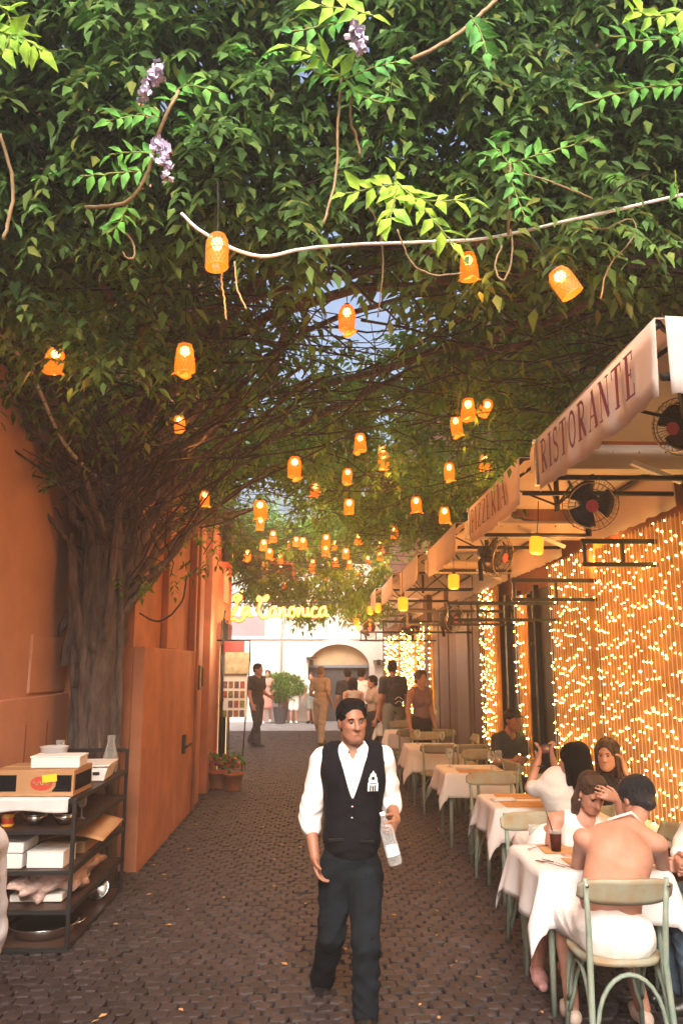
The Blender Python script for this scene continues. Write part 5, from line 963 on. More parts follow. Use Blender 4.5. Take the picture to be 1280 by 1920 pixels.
# second shelf: tin and steel bowls
t = on('red and yellow tin at the left end of the second rack shelf', 'tin_can', 'tin', -2.16, 5.9, S3); m = MB(); m.lathe([(.0001, 0), (.042, 0), (.042, .1), (.0001, .1)], n=18); m.build('can', mat('tin_red', (.45, .05, .03), .35, .1), t, True); m = MB(); m.lathe([(.0425, .065), (.0425, .09)], n=18); m.lathe([(.0425, .01), (.0425, .025)], n=18); m.build('label_band', mat('tin_yellow', (.75, .4, .04), .4), t, True)
for x, y, lab in ((-2.0, 5.98, 'shiny steel bowl on the second shelf beside the red tin'), (-1.8, 6.0, 'shiny steel bowl on the second shelf nearest the corner post')):
    t = on(lab, 'steel_bowl', 'bowl', x, y, S3, group='steel bowls on the rack'); m = MB(); m.lathe([(.0001, 0), (.04, 0), (.075, .035), (.082, .075), (.078, .075), (.07, .037), (.038, .006), (.0001, .005)], n=24); m.build('bowl', M_steel, t, True); m = MB(); m.lathe([(.082, .073), (.087, .077), (.082, .08)], n=24); m.build('rim', M_steel, t, True)
for x, y, lab in ((-1.85, 6.25, 'upturned wine glass behind the steel bowls'), (-1.74, 6.2, 'wine glass behind the nearest steel bowl')):
    t = on(lab, 'wine_glass', 'glass', x, y, S3, group='wine glasses on the rack'); m = MB(); m.lathe([(.0001, 0), (.03, .002), (.005, .008), (.004, .07), (.03, .095), (.033, .14), (.03, .165), (.028, .165), (.03, .14), (.027, .097), (.0001, .08)], n=16); m.build('glass', M_glass, t, True)
# third shelf
t = on('white styrofoam box with a lid on the third rack shelf, left', 'foam_box', 'box', -2.14, 5.98, S2); m = MB(); m.box((0, 0, .05), (.24, .3, .095)); m.build('base', M_foam, t, bevel=.008); m = MB(); m.box((0, 0, .135), (.25, .31, .07)); m.build('lid', M_foam, t, bevel=.012); m = MB(); m.box((-.02, -.152, .05), (.06, .002, .03)); m.build('print', mat('blue_print', (.2, .22, .5), .6), t)
t = on('lower white paper box beside the styrofoam box on the third shelf', 'paper_box', 'box', -1.87, 5.99, S2, -.04); m = MB(); m.box((0, 0, .05), (.25, .26, .1)); m.build('carton', M_foam, t, bevel=.004); m = MB(); m.box((0, 0, .104), (.255, .265, .006)); m.build('lid', M_foam, t)
t = on('bent sheet of brown cardboard sticking out over the third shelf', 'cardboard_sheet', 'cardboard', -1.78, 6.5, S2 + .09); m = MB(); m.grid(lambda u, v: Vector((-.3 + .5 * u, -.28 + .62 * v, .05 * math.sin(u * 3) + .04 * v)), 8, 8); m.build('sheet', M_card, t, True, fix=False, solid=.005); m = MB(); m.box((-.1, 0, -.05), (.3, .4, .08)); m.build('flap', M_card, t)
# fourth shelf: a crumpled plastic bag; bottom: steel pan
t = on('crumpled translucent plastic bag filling the fourth rack shelf', 'plastic_bag', 'bag', -1.95, 6.4, S1); r_ = random.Random(4)
ph = [r_.uniform(0, 6) for _ in range(6)]; m = MB(); nn = 40
def bagf(u, v):
    a = u * 2 * PI; q = (v - .5) * PI; rr = 1 + .14 * math.sin(a * 5 + ph[0] + v * 7) + .1 * math.sin(a * 11 + ph[1] - v * 13) + .07 * math.sin(v * 21 + ph[2] + a * 3); return Vector((.25 * rr * math.cos(a) * math.cos(q) ** .5, .55 * rr * math.sin(a) * math.cos(q) ** .5, .115 + .1 * rr * math.sin(q)))
m.grid(bagf, nn, 20); m.build('bag', mat('bag_film', (.62, .45, .42), .25, .1, 10, .8, 22, dist=.03, trans=.15), t, True, fix=False); m = MB(); m.box((0, -.1, .03), (.36, .7, .05)); m.build('packet', M_foam, t, bevel=.01)
t = on('wide round steel pan on the bottom shelf of the rack', 'steel_pan', 'pan', -1.93, 6.1, S0); m = MB(); m.lathe([(.0001, 0), (.2, 0), (.22, .05), (.24, .075), (.236, .08), (.215, .054), (.196, .008), (.0001, .006)], n=32); m.build('pan', M_steel, t, True)
for s_ in (-1, 1): m = MB(); m.tube([(s_ * .235, -.05, .07), (s_ * .28, -.03, .085), (s_ * .28, .03, .085), (s_ * .235, .05, .07)], .007, 6); m.build('handle', M_steel, t, True)
t = on('small steel lid standing at the far end of the bottom shelf', 'pot_lid', 'lid', -1.76, 6.85, S0); m = MB(); m.lathe([(.0001, .03), (.08, .015), (.1, 0), (.1, .004)], (0, 0, .1), 20, M=Matrix.Rotation(1.2, 3, 'X')); m.build('lid', M_steel, t, True); m = MB(); m.lathe([(.0001, .06), (.015, .05), (.01, .03)], (0, 0, .1), 8, M=Matrix.Rotation(1.2, 3, 'X')); m.build('knob', M_black, t)

# ------------------------------------------------------------------ chairs, tables
def chair():
    t = thing('bistro_chair', 'x', 'chair'); h_ = .46      # front towards +Y, back at -Y
    def sf(u, v):
        a = u * 2 * PI; r_ = v; x = .215 * r_ * abs(math.cos(a)) ** .7 * math.copysign(1, math.cos(a)); y = .205 * r_ * abs(math.sin(a)) ** .7 * math.copysign(1, math.sin(a)); return Vector((x * (1 + .06 * y / .2), y, h_ - .008 * (1 - r_ ** 2)))
    m = MB(); m.grid(sf, 28, 5); m.build('seat', M_wood, t, True, fix=False, solid=.026)
    def bk(u, v): s_ = (u - .5) * 2; hh = .062 * (1 - abs(s_) ** 5 * .55); return Vector((.235 * s_, -.245 + .05 * s_ * s_ - .03 * (1 - v) * -1 - .025, .80 + (v - .5) * 2 * hh))
    m = MB(); m.grid(bk, 20, 5); m.build('backrest', M_wood, t, True, fix=False, solid=.014)
    for s_ in (-1, 1):
        m = MB(); m.tube([(s_ * .2, -.27, 0), (s_ * .195, -.215, .22), (s_ * .185, -.195, .46), (s_ * .19, -.215, .66), (s_ * .2, -.235, .86)], [.014, .016, .0165, .015, .013], 8); m.build('leg', M_green, t, True)
        m = MB(); m.tube([(s_ * .2, .2, 0), (s_ * .185, .175, .25), (s_ * .17, .155, .44)], [.013, .016, .018], 8); m.build('leg', M_green, t, True)
        m = MB(); m.tube([(s_ * .196, .17, .17)] + [(s_ * .188, .16 * math.cos(a) - .02, .18 + .235 * math.sin(a)) for a in np.linspace(.15, PI - .15, 11)] + [(s_ * .196, -.21, .17)], .0105, 6); m.build('side_hoop', M_green, t, True)
    for y, dy in ((-.205, 0), (.165, 0)):
        m = MB(); m.tube([(-.19 + .0, y, .12)] + [(.165 * math.cos(a), y, .17 + .245 * math.sin(a)) for a in np.linspace(PI - .15, .15, 13)] + [(.19, y, .12)], .0115, 6); m.build('hoop', M_green, t, True)
    for s_ in (-1, 1): m = MB(); m.lathe([(.0001, .002), (.009, 0), (.009, -.003)], (s_ * .2, -.262, .83), 8, M=Matrix.Rotation(R(90), 3, 'X')); m.build('bolt', M_steel, t)
    return t
ch0 = chair(); ch0_used = False
def put_chair(x, y, rz, label, group='bistro chairs at the restaurant tables'):
    global ch0_used
    o = copy_tree(ch0) if ch0_used else ch0; ch0_used = True; o.location = (x, y, .003); o.rotation_euler = (0, 0, rz); o['label'] = label; o['group'] = group; return o
def table(x, y, w_, dp, label, rz=0, mats=((0, 0),), seed=1, drop=.24, group='restaurant tables along the wall', mirror=False):
    t = thing('restaurant_table', label, 'table', (x, y, 0), rz, group)
    m = MB(); m.box((0, 0, .735), (w_, dp, .025)); m.build('tabletop', M_wood, t)
    for a in (-1, 1):
        for b in (-1, 1): m = MB(); m.tube([(a * (w_ / 2 - .05), b * (dp / 2 - .05), 0), (a * (w_ / 2 - .06), b * (dp / 2 - .06), .72)], [.016, .022], 8); m.build('leg', M_green, t, True)
    r_ = random.Random(seed); p_ = [r_.uniform(0, 6) for _ in range(8)]; g = .012; hw_, hd_ = w_ / 2 + g, dp / 2 + g; N_ = 40; ext = drop
    # a square cloth laid over the top: inside flat, beyond the edge it hangs, corners fall in long points
    m = MB()
    def fn(u, v):
        X = (u - .5) * 2 * (hw_ + ext); Y = (v - .5) * 2 * (hd_ + ext); ox = max(abs(X) - hw_, 0); oy = max(abs(Y) - hd_, 0); sx, sy_ = math.copysign(1, X), math.copysign(1, Y)
        x = max(-hw_, min(hw_, X)); yy = max(-hd_, min(hd_, Y)); dr = math.hypot(ox, oy) if (ox and oy) else ox + oy
        fl = dr * (.16 + .10 * math.sin(X * 16 + p_[0]) * (oy > 0) + .10 * math.sin(Y * 15 + p_[1]) * (ox > 0))
        if ox and oy: x += sx * ox * .33; yy += sy_ * oy * .33; dr *= 1.08
        else: x += sx * fl * (ox > 0); yy += sy_ * fl * (oy > 0)
        return Vector((x, yy, .754 - dr + .0015 * math.sin(X * 9 + Y * 7)))
    m.grid(fn, N_, N_); o = m.build('tablecloth', M_cloth, None, True, fix=False, solid=.002); o.location = (x, y, 0); o.rotation_euler = (0, 0, rz)
    return t, o
def cloth_label(o, lab): tag(o, lab, 'tablecloth', 'white cloths on the restaurant tables')
def placemat(x, y, z, rz, label, w_=.36, dp=.27): t = thing('placemat', label, 'placemat', (x, y, z), rz, 'kraft placemats on the tables'); m = MB(); m.box((0, 0, 0), (w_, dp, .002)); m.build('sheet', M_mat, t); m = MB(); m.box((0, .0, .0018), (w_ * .9, .004, .0008)); m.build('print_line', M_wood, t); return t
def cutlery(x, y, z, rz, label, kind):
    t = thing(kind, label, kind, (x, y, z), rz); m = MB(); m.tube([(0, -.1, 0), (0, -.02, .002), (0, .03, .003)], [.006, .003, .003], 6, flat=((0, 0, 1), .35)); m.build('handle', mat('dark_steel', (.15, .14, .14), .25, metal=1), t, True)
    m = MB()
    if kind == 'fork': m.box((0, .045, .003), (.02, .025, .002)); [m.box((dx, .075, .003), (.0028, .04, .002)) for dx in (-.008, -.0027, .0027, .008)]
    else: m.prism([(-.006, 0), (.009, .01), (.009, .08), (0, .1), (-.006, .09)], (0, .03, .001), (1, 0, 0), (0, 1, 0), (0, 0, .002))
    m.build('tines' if kind == 'fork' else 'blade', mat('dark_steel', (.15, .14, .14), .25), t)
def tumbler(x, y, z, label, drink=None, straw=False, h_=.13):
    t = thing('drinking_glass', label, 'glass', (x, y, z)); m = MB(); m.lathe([(.0001, 0), (.028, 0), (.037, h_), (.0345, h_), (.026, .008), (.0001, .008)], n=20); m.build('glass', M_glass, t, True)
    if drink: m = MB(); m.lathe([(.0001, .004), (.0287, .004), (.0362, h_ * .84), (.0001, h_ * .84)], n=20); m.build('drink', drink, t, True)
    if straw: m = MB(); m.tube([(.01, 0, .012), (-.03, -.005, .16), (-.055, -.01, .235)], .0038, 6); m.build('straw', M_black, t, True)
    return t
TZ = .7555
tA = atz(1010, 1632, .76); tx, ty = tA.x + .37, tA.y + .33
t, o = table(tx, ty, .72, .68, 'nearest table where the two women sit facing each other', seed=3, drop=.27); cloth_label(o, 'white tablecloth with hanging corner points on the nearest table')
tBx, tBy = 1.42 + .34, 7.02; t, o = table(tBx, tBy, .68, .7, 'empty table with orange placemats behind the nearest one', seed=8, drop=.25); cloth_label(o, 'white tablecloth on the second table from the front, beside the woman taking a picture')
t, o = table(1.66, 9.05, .66, .7, 'third table from the front, behind the chair with its back to us', seed=12); cloth_label(o, 'white tablecloth on the third table from the front')
t, o = table(1.58, 11.55, .7, .75, 'table in front of the far wood panels with cloth reaching low', seed=15, drop=.3); cloth_label(o, 'pinkish white tablecloth draped low behind the farther chair')
t, o = table(1.5, 13.9, .7, .75, 'far table where a woman stands behind it', seed=19); cloth_label(o, 'tablecloth on the second farthest table')
t, o = table(1.45, 16.2, .7, .75, 'farthest table by the light columns', seed=23); cloth_label(o, 'tablecloth on the farthest table')
t, o = table(2.18, 6.2, .5, .7, 'small wall side table with a dark bottle', seed=29, drop=.12); cloth_label(o, 'white cloth on the small table against the light curtain')
placemat(tx + .05, ty - .17, TZ + .003, .03, 'kraft placemat in front of the woman with the bare back', .42, .26); placemat(tx - .02, ty + .19, TZ + .003, -.03, 'kraft placemat in front of the woman holding her forehead', .4, .24)
placemat(tBx - .08, tBy - .2, TZ + .003, .05, 'orange placemat on the empty table, nearer the camera'); placemat(tBx - .05, tBy + .2, TZ + .003, -.05, 'orange placemat on the empty table, farther side'); placemat(1.66, 8.85, TZ + .003, 0, 'placemat on the third table'); placemat(1.58, 11.3, TZ + .003, 0, 'placemat on the table before the wood panels'); placemat(1.5, 13.7, TZ + .003, 0, 'placemat on the table near the standing woman')
g_ = atz(1042, 1597, TZ); tumbler(g_.x, g_.y, TZ + .003, 'glass of dark cola with a black straw on the nearest table', mat('cola', (.05, .01, .006), .55, spec=.1), True, .125)
g_ = atz(1000, 1575, TZ); tumbler(g_.x, g_.y, TZ + .003, 'empty clear glass at the left edge of the nearest table', h_=.09)
g_ = atz(1030, 1622, TZ); cutlery(g_.x, g_.y, TZ + .007, .7, 'dark fork on the near placemat left side', 'fork'); cutlery(g_.x + .05, g_.y, TZ + .007, .55, 'dark knife beside the fork on the nearest table', 'knife'); g_ = atz(1010, 1590, TZ); cutlery(g_.x, g_.y, TZ + .007, -1.0, 'knife by the cola glass at the far side of the nearest table', 'knife')
def bottle(x, y, z, label, mm, cat='bottle'):
    t = thing('bottle', label, cat, (x, y, z)); m = MB(); m.lathe([(.0001, 0), (.037, 0), (.038, .17), (.03, .2), (.015, .23), (.014, .29), (.0001, .295)], n=16); m.build('bottle', mm, t, True); m = MB(); m.lathe([(.0385, .06), (.0385, .13)], n=16); m.build('paper_label', M_bpink, t, True); m = MB(); m.lathe([(.015, .26), (.0155, .298), (.0001, .3)], n=12); m.build('cap', M_black, t, True)
bottle(2.2, 6.05, TZ, 'dark wine bottle on the wall side table before the light curtain', mat('bottle_glass', (.01, .012, .008), .08))
tumbler(2.08, 6.2, TZ, 'clear glass beside the dark wine bottle', h_=.1)
for i, (x, y, lab) in enumerate(((1.85, 8.9, 'wine glass at the right end of the third table'), (1.95, 8.98, 'wine glass touching its neighbour on the third table'), (1.45, 9.2, 'wine glass at the alley side of the third table'), (1.7, 11.4, 'wine glass on the table before the wood panels'))):
    t = thing('wine_glass', lab, 'glass', (x, y, TZ), group='wine glasses on the tables'); m = MB(); m.lathe([(.0001, 0), (.033, .002), (.005, .008), (.004, .08), (.035, .11), (.04, .15), (.033, .2), (.031, .2), (.037, .15), (.032, .112), (.0001, .09)], n=16); m.build('glass', M_glass, t, True)
for i, (x, y, lab) in enumerate(((1.95, 6.95, 'wine glass at the wall end of the empty second table'), (1.9, 7.12, 'second wine glass at the wall end of the empty second table'), (1.4, 11.75, 'wine glass at the alley side of the table before the wood panels'), (1.7, 13.8, 'wine glass on the second farthest table'))):
    t = thing('wine_glass', lab, 'glass', (x, y, TZ), group='wine glasses on the tables'); m = MB(); m.lathe([(.0001, 0), (.033, .002), (.005, .008), (.004, .08), (.035, .11), (.04, .15), (.033, .2), (.031, .2), (.037, .15), (.032, .112), (.0001, .09)], n=16); m.build('glass', M_glass, t, True)
for i, (x, y, rz, lab) in enumerate(((1.55, 7.02, .1, 'folded white napkin in the middle of the empty second table'), (1.6, 9.1, -.2, 'folded white napkin on the third table'), (1.55, 11.6, .3, 'folded white napkin on the table before the wood panels'))):
    t = thing('napkin', lab, 'napkin', (x, y, TZ + .003), rz, 'folded napkins on the tables'); m = MB(); m.box((0, 0, .004), (.2, .11, .008)); m.box((.004, .003, .0115), (.19, .1, .006)); m.build('cloth', M_cloth, t, bevel=.003)
put_chair(1.5, 4.36, 0, 'nearest chair, worn green legs, under the woman with the bare back')
put_chair(1.5, 5.62, PI, 'chair under the brown haired woman holding her forehead')
put_chair(2.13, 5.3, PI / 2 + .25, 'weathered chair at the right edge by the light curtain')
put_chair(1.72, 8.28, 0.06, 'chair with its back to us at the third table, nearest empty one')
put_chair(1.62, 7.72, PI - .1, 'empty chair facing us on the far side of the empty table')
put_chair(1.55, 10.9, -.05, 'empty chair in the open between the waiter and the far tables')
put_chair(1.95, 9.75, PI, 'chair at the far side of the third table by the dark doorway'); put_chair(1.6, 12.25, PI, 'chair behind the table before the wood panels')
put_chair(1.45, 13.3, .05, 'chair with its back to us at the second farthest table'); put_chair(1.5, 14.6, PI, 'chair on the far side of the second farthest table'); put_chair(1.4, 15.6, 0, 'chair at the farthest table'); put_chair(2.05, 12.0, PI / 2, 'chair pushed against the wood panels')
put_chair(2.28, 8.9, -PI / 2 + .2, 'chair on the wall side of the third table'); put_chair(2.2, 11.3, PI / 2 - .2, 'chair at the wall side of the table before the wood panels'); put_chair(1.95, 10.85, .1, 'second empty chair beside the open one, nearer the wall'); put_chair(1.95, 13.25, -.1, 'wall side chair with its back to us at the second farthest table')
put_chair(1.9, 6.28, .5, 'chair under the black haired woman holding up a phone'); put_chair(2.35, 6.75, PI - .3, 'chair under the woman leaning by the light curtain')
# ------------------------------------------------------------------ the people
def J_(loc, **k):
    L_ = Vector(loc); out = {}
    for n_, v in k.items(): v = Vector(v); out[n_] = tuple(v - L_) if n_[0] != 'f' else tuple(v)
    return out
# the waiter
WY = 4.75; WL = (.16, WY, 0)
hd_ = at(660, 1352, WY - .03)
J = J_(WL, head=hd_ + Vector((0, 0, -.002)), neck=at(662, 1402, WY + .01), chest=at(662, 1478, WY), waist=at(660, 1560, WY), pelvis=at(655, 1625, WY + .02),
       sr=at(606, 1425, WY + .02), sl=at(715, 1422, WY + .0), er=at(580, 1532, WY + .06), wr=at(590, 1607, WY - .03), el=at(731, 1500, WY + .08), wl=at(741, 1538, WY - .1),
       hr=at(632, 1642, WY + .03), hl=at(684, 1642, WY), kr=at(621, 1752, WY + .02), kl=at(686, 1768, WY - .13), ar=at(603, 1838, WY + .42), al=(.25, WY - .12, .085), fr_=(0, -1, 0))
J.pop('fr_')
wt, wj, wf = person('waiter in white shirt and black vest walking towards us with a plastic bottle', WL, J=J, H=1.7, res=.0065, skin=M_skin, top='rolled', topm=M_shirt, bottom='trousers', botm=M_trouser, hair='short', hairm=M_hairb,
    face=(.26, -1, -.02), up=(-.04, 0, 1), vest=M_vest, fine=True, hd=dict(r=(.22, -.35, -.9), l=(-.25, -.93, -.2)), hn=dict(r=(.9, -.2, .1), l=(-1, .25, 0)), curl=dict(r=.55, l=1.0))
# collar, placket, buttons, pocket flap and the white emblem on the vest
wl_ = Vector(WL); fv, uv, sv_ = [Vector(wf[k]) for k in 'fus']; nk = Vector(wj['neck'])
for s_ in (-1, 1):
    m = MB(); a = nk + uv * .03 + fv * .05 + sv_ * s_ * .05; pts = [nk + uv * .045 - fv * .03 + sv_ * s_ * .055, nk + uv * .035 + fv * .03 + sv_ * s_ * .062, nk - uv * .0 + fv * .085 + sv_ * s_ * .022, nk - uv * .075 + fv * .115 + sv_ * s_ * .05, nk - uv * .035 + fv * .07 + sv_ * s_ * .1, nk - uv * .0 - fv * .02 + sv_ * s_ * .085]
    m.add(pts, [(0, 1, 4, 5), (1, 2, 3, 4)]); m.build('collar', M_shirt, wt, False, fix=False, solid=.004)
ch_ = Vector(wj['chest'])
for k in range(2): m = MB(); m.lathe([(.0001, .002), (.006, 0), (.006, -.002)], ch_ + fv * (.13 + .0 * k) + uv * (.02 + .05 * k), 8, M=Matrix.Rotation(R(90), 3, 'X')); m.build('button', M_foam, wt, True)
wa_ = Vector(wj['waist'])
for k in range(4): m = MB(); m.lathe([(.0001, .003), (.008, .001), (.008, -.003)], ch_ * (1 - k / 4) + wa_ * (k / 4) + fv * (.142 - .004 * k) - uv * .075, 10, M=Matrix.Rotation(R(90), 3, 'X')); m.build('button', M_steel, wt, True)
for s_ in (-1, 1): m = MB(); m.box(wa_ + fv * .118 + sv_ * s_ * .085 - uv * .02, (.085, .012, .014), M=Matrix.Rotation(s_ * .35, 3, 'Z') @ Matrix.Rotation(s_ * .12, 3, 'Y')); m.build('welt_pocket', M_shoe, wt, bevel=.002)
em = ch_ + fv * .158 + sv_ * .11 + uv * .055
m = MB(); m.prism([(a * .062, b * .105) for a, b in FACADE[0]], em - uv * .04, tuple((sv_ - fv * .42).normalized()), tuple(uv), tuple(fv * .003)); m.build('emblem', M_foam, wt)
m = MB(); q = em - uv * .04 + fv * .0035; xx = (sv_ - fv * .42).normalized(); m.prism([(.010 * math.cos(a), .010 * math.sin(a)) for a in np.linspace(0, 2 * PI, 9)[:-1]], q + uv * .068, tuple(xx), tuple(uv), tuple(fv * .001)); 
m.prism([(-.02, .038), (.02, .038), (.02, .042), (-.02, .042)], q, tuple(xx), tuple(uv), tuple(fv * .001)); m.build('emblem_detail', M_vest, wt)
# plastic water bottle in his left hand
bp = Vector(wj['wl']) + wl_ + Vector((-.04, -.085, 0)); b0 = at(716, 1524, bp.y); b1 = at(742, 1622, bp.y - .03); ax = (b1 - b0); Lb = ax.length; t = thing('water_bottle', 'clear plastic water bottle in the left hand of the waiter', 'bottle', b0); Mx = ax.normalized().to_track_quat('Z', 'Y').to_matrix()
m = MB(); m.lathe([(.013, .0), (.0135, .03), (.022, .05), (.036, .085), (.0385, .11), (.037, Lb * .55), (.0385, Lb * .6), (.0385, Lb * .93), (.034, Lb * .99), (.02, Lb), (.0001, Lb * .97)], n=20, M=Mx); m.build('bottle', glassmat('pet_plastic', (.75, .8, .85), .16), t, True)
m = MB(); m.lathe([(.0001, -.004), (.015, -.004), (.015, .014), (.014, .016)], n=14, M=Mx); m.build('cap', M_foam, t, True); m = MB(); m.lathe([(.0392, Lb * .62), (.0392, Lb * .82)], n=20, M=Mx); m.build('paper_label', mat('pale_blue_label', (.6, .66, .76), .5, .1, 40), t, True)

def stand(px, feet_y, head_y, rz, label, **k):
    q = atz(px, feet_y, 0); Hh = (at(px, head_y, q.y).z) * 1.0; return person(label, (q.x, q.y, 0), rz, H=max(1.2, min(Hh, 1.95)), **k)
tan = mat('tan_cotton', (.36, .24, .13), .85, .1, 12, .3, 14); tan2 = mat('khaki_cotton', (.32, .21, .13), .85, .1, 12, .3, 14); blk = mat('black_cotton', (.015, .013, .02), .85, .2, 20, .3, 14)
grey = mat('grey_cotton', (.2, .22, .2), .85, .1, 20, .3, 14); dgrey = mat('dark_tee', (.03, .035, .045), .85, .2, 20, .3, 14); pinkd = mat('pink_cotton', (.55, .25, .22), .85, .1, 12, .3, 14); cream = mat('cream_cotton', (.45, .36, .3), .85, .1, 12, .3, 14); jean = mat('blue_denim', (.06, .1, .16), .85, .3, 30, .3, 30)
walkA = dict(kr=(-.1, -.09, .5), ar=(-.1, -.12, .09), kl=(.09, .0, .5), al=(.1, .28, .13))
def walk(H, sg=1):
    s_ = H / 1.75; j = {k: tuple(c * s_ for c in v) for k, v in DEF.items()}
    j.update(kr=(-.1 * s_, -.1 * s_ * sg, .5 * s_), ar=(-.1 * s_, -.14 * s_ * sg, .09 * s_), kl=(.09 * s_, .02 * s_ * sg, .5 * s_), al=(.1 * s_, .26 * s_ * sg, .12 * s_), wr=(-.25 * s_, -.1, .9 * s_), wl=(.22 * s_, -.2, 1.05 * s_), el=(.24 * s_, .03, 1.13 * s_)); return j
stand(480, 1399, 1240, .9, 'waiter in black vest with white bow standing beside the menu board', top='tee', topm=blk, bottom='trousers', botm=blk, hair='short', face=(.3, -1, 0), face_parts=False, J=walk(1.86))
stand(500, 1357, 1264, 0, 'woman in a pink dress walking up from the bright square', top='tank', topm=pinkd, bottom='dress', botm=pinkd, hair='bun', hairm=M_hairbr, female=True, res=.018, face_parts=False, J=walk(1.66), shoes=M_foam)
stand(550, 1356, 1266, .2, 'person in white shirt and shorts standing by the far shrub', top='tee', topm=M_shirt, bottom='shorts', botm=M_shirt, hair='short', hairm=M_hairbr, res=.018, face_parts=False, shoes=M_foam)
stand(533, 1354, 1306, -.2, 'small child in white in front of the far shrub', top='tee', topm=M_shirt, bottom='shorts', botm=pinkd, hair='short', hairm=M_hairbr, res=.018, face_parts=False, shoes=M_foam)
stand(583, 1356, 1262, -.4, 'person in pale clothes half hidden behind the man in tan', top='tee', topm=M_shirt, bottom='shorts', botm=grey, hair='short', hairm=M_hairbr, res=.018, face_parts=False)
stand(600, 1397, 1250, PI - .5, 'man in tan polo shirt and khaki trousers seen from behind', top='tee', topm=tan, bottom='trousers', botm=tan2, hair='short', hairm=mat('cropped_hair', (.12, .06, .03), .7), skin=M_skin, face_parts=False, J=walk(1.8, -1))
stand(652, 1410, 1254, PI, 'man with a dark pack seen from behind right of the man in tan', top='tee', topm=blk, bottom='shorts', botm=tan2, hair='short', skin=M_skin, face_parts=False)
stand(678, 1420, 1253, PI - .4, 'black haired person in a white shirt before the arch', top='tee', topm=M_shirt, bottom='trousers', botm=blk, hair='short', face_parts=False)
stand(662, 1432, 1272, PI + .3, 'dark haired woman seen from behind just over the shoulder of the waiter', top='tank', topm=cream, bottom='dress', botm=pinkd, hair='long', female=True, face_parts=False)
stand(700, 1430, 1268, -1.2, 'woman in cream top with black straps turned to the side', top='tee', topm=cream, bottom='trousers', botm=blk, hair='bun', female=True, face_parts=False)
stand(722, 1425, 1268, .3, 'person in a rust coloured dress beside the man with the backpack', top='tank', topm=mat('rust_cotton', (.3, .08, .05), .85), bottom='dress', botm=mat('rust_cotton', (.3, .08, .05), .85), hair='long', hairm=M_hairbr, female=True, face_parts=False)
bt, bj, bf = stand(738, 1437, 1240, PI + .25, 'man in dark tee and grey shorts with a black backpack', top='tee', topm=dgrey, bottom='shorts', botm=grey, hair='short', face=(-.4, -1, 0), skin=M_skin2, face_parts=False, shoes=M_foam)
c_ = bj['chest']
bpk = thing('backpack', 'black backpack with white double chevron on the back of the man in shorts', 'backpack', bt.location, bt.rotation_euler[2]); 
sdf_obj([el((c_[0], .2, c_[2] - .1), V3(.15, .1, .22), .02), el((c_[0], .26, c_[2] - .18), V3(.11, .06, .1), .02)], .014, 'bag', blk, bpk)
for s_ in (-1, 1): m = MB(); m.tube([(s_ * .09, .2, c_[2] + .08), (s_ * .1, .05, c_[2] + .2), (s_ * .1, -.1, c_[2] + .14), (s_ * .11, -.12, c_[2] - .05), (s_ * .12, .08, c_[2] - .25)], .018, 5, flat=((0, 1, 0), .5)); m.build('strap', blk, bpk, True)
for dz in (0, .075):
    for s_ in (-1, 1): m = MB(); m.box((s_ * .042, .325 - dz * .12, c_[2] - .23 + dz), (.085, .006, .014), M=Matrix.Rotation(s_ * .62, 3, 'Y')); m.build('chevron', M_foam, bpk)
q = at(787, 1258, 13.0); person('woman in a grey top standing among the far tables', (q.x, 13.0, 0), .5, H=max(1.55, q.z), top='tank', topm=mat('lilac_grey_cotton', (.2, .12, .16), .8), bottom='trousers', botm=blk, hair='bun', hairm=M_hairbr, female=True, face_parts=False)

def seated(loc, rz, lean=0, H=1.66, arms=None):
    "default seated joints in the local frame, facing -Y, hips over the origin; seat 0.46 high"
    s_ = H / 1.75; ph = .56; tor = lambda y, z: (0, y, z)
    j = dict(pelvis=(0, 0, ph), waist=(0, -.01 - lean * .12, ph + .15 * s_), chest=(0, -.01 - lean * .32, ph + .34 * s_), neck=(0, -lean * .52, ph + .52 * s_), head=(0, -.04 - lean * .62, ph + .68 * s_), sr=(-.17 * s_, -lean * .48, ph + .47 * s_), sl=(.17 * s_, -lean * .48, ph + .47 * s_),
             hr=(-.09, -.02, ph - .02), hl=(.09, -.02, ph - .02), kr=(-.11, -.42, .52), kl=(.11, -.42, .52), ar=(-.11, -.38, .09), al=(.11, -.4, .09), er=(-.24, -.12 - lean * .3, ph + .22), el=(.24, -.12 - lean * .3, ph + .22), wr=(-.16, -.34 - lean * .2, .8), wl=(.16, -.34 - lean * .2, .8))
    return j
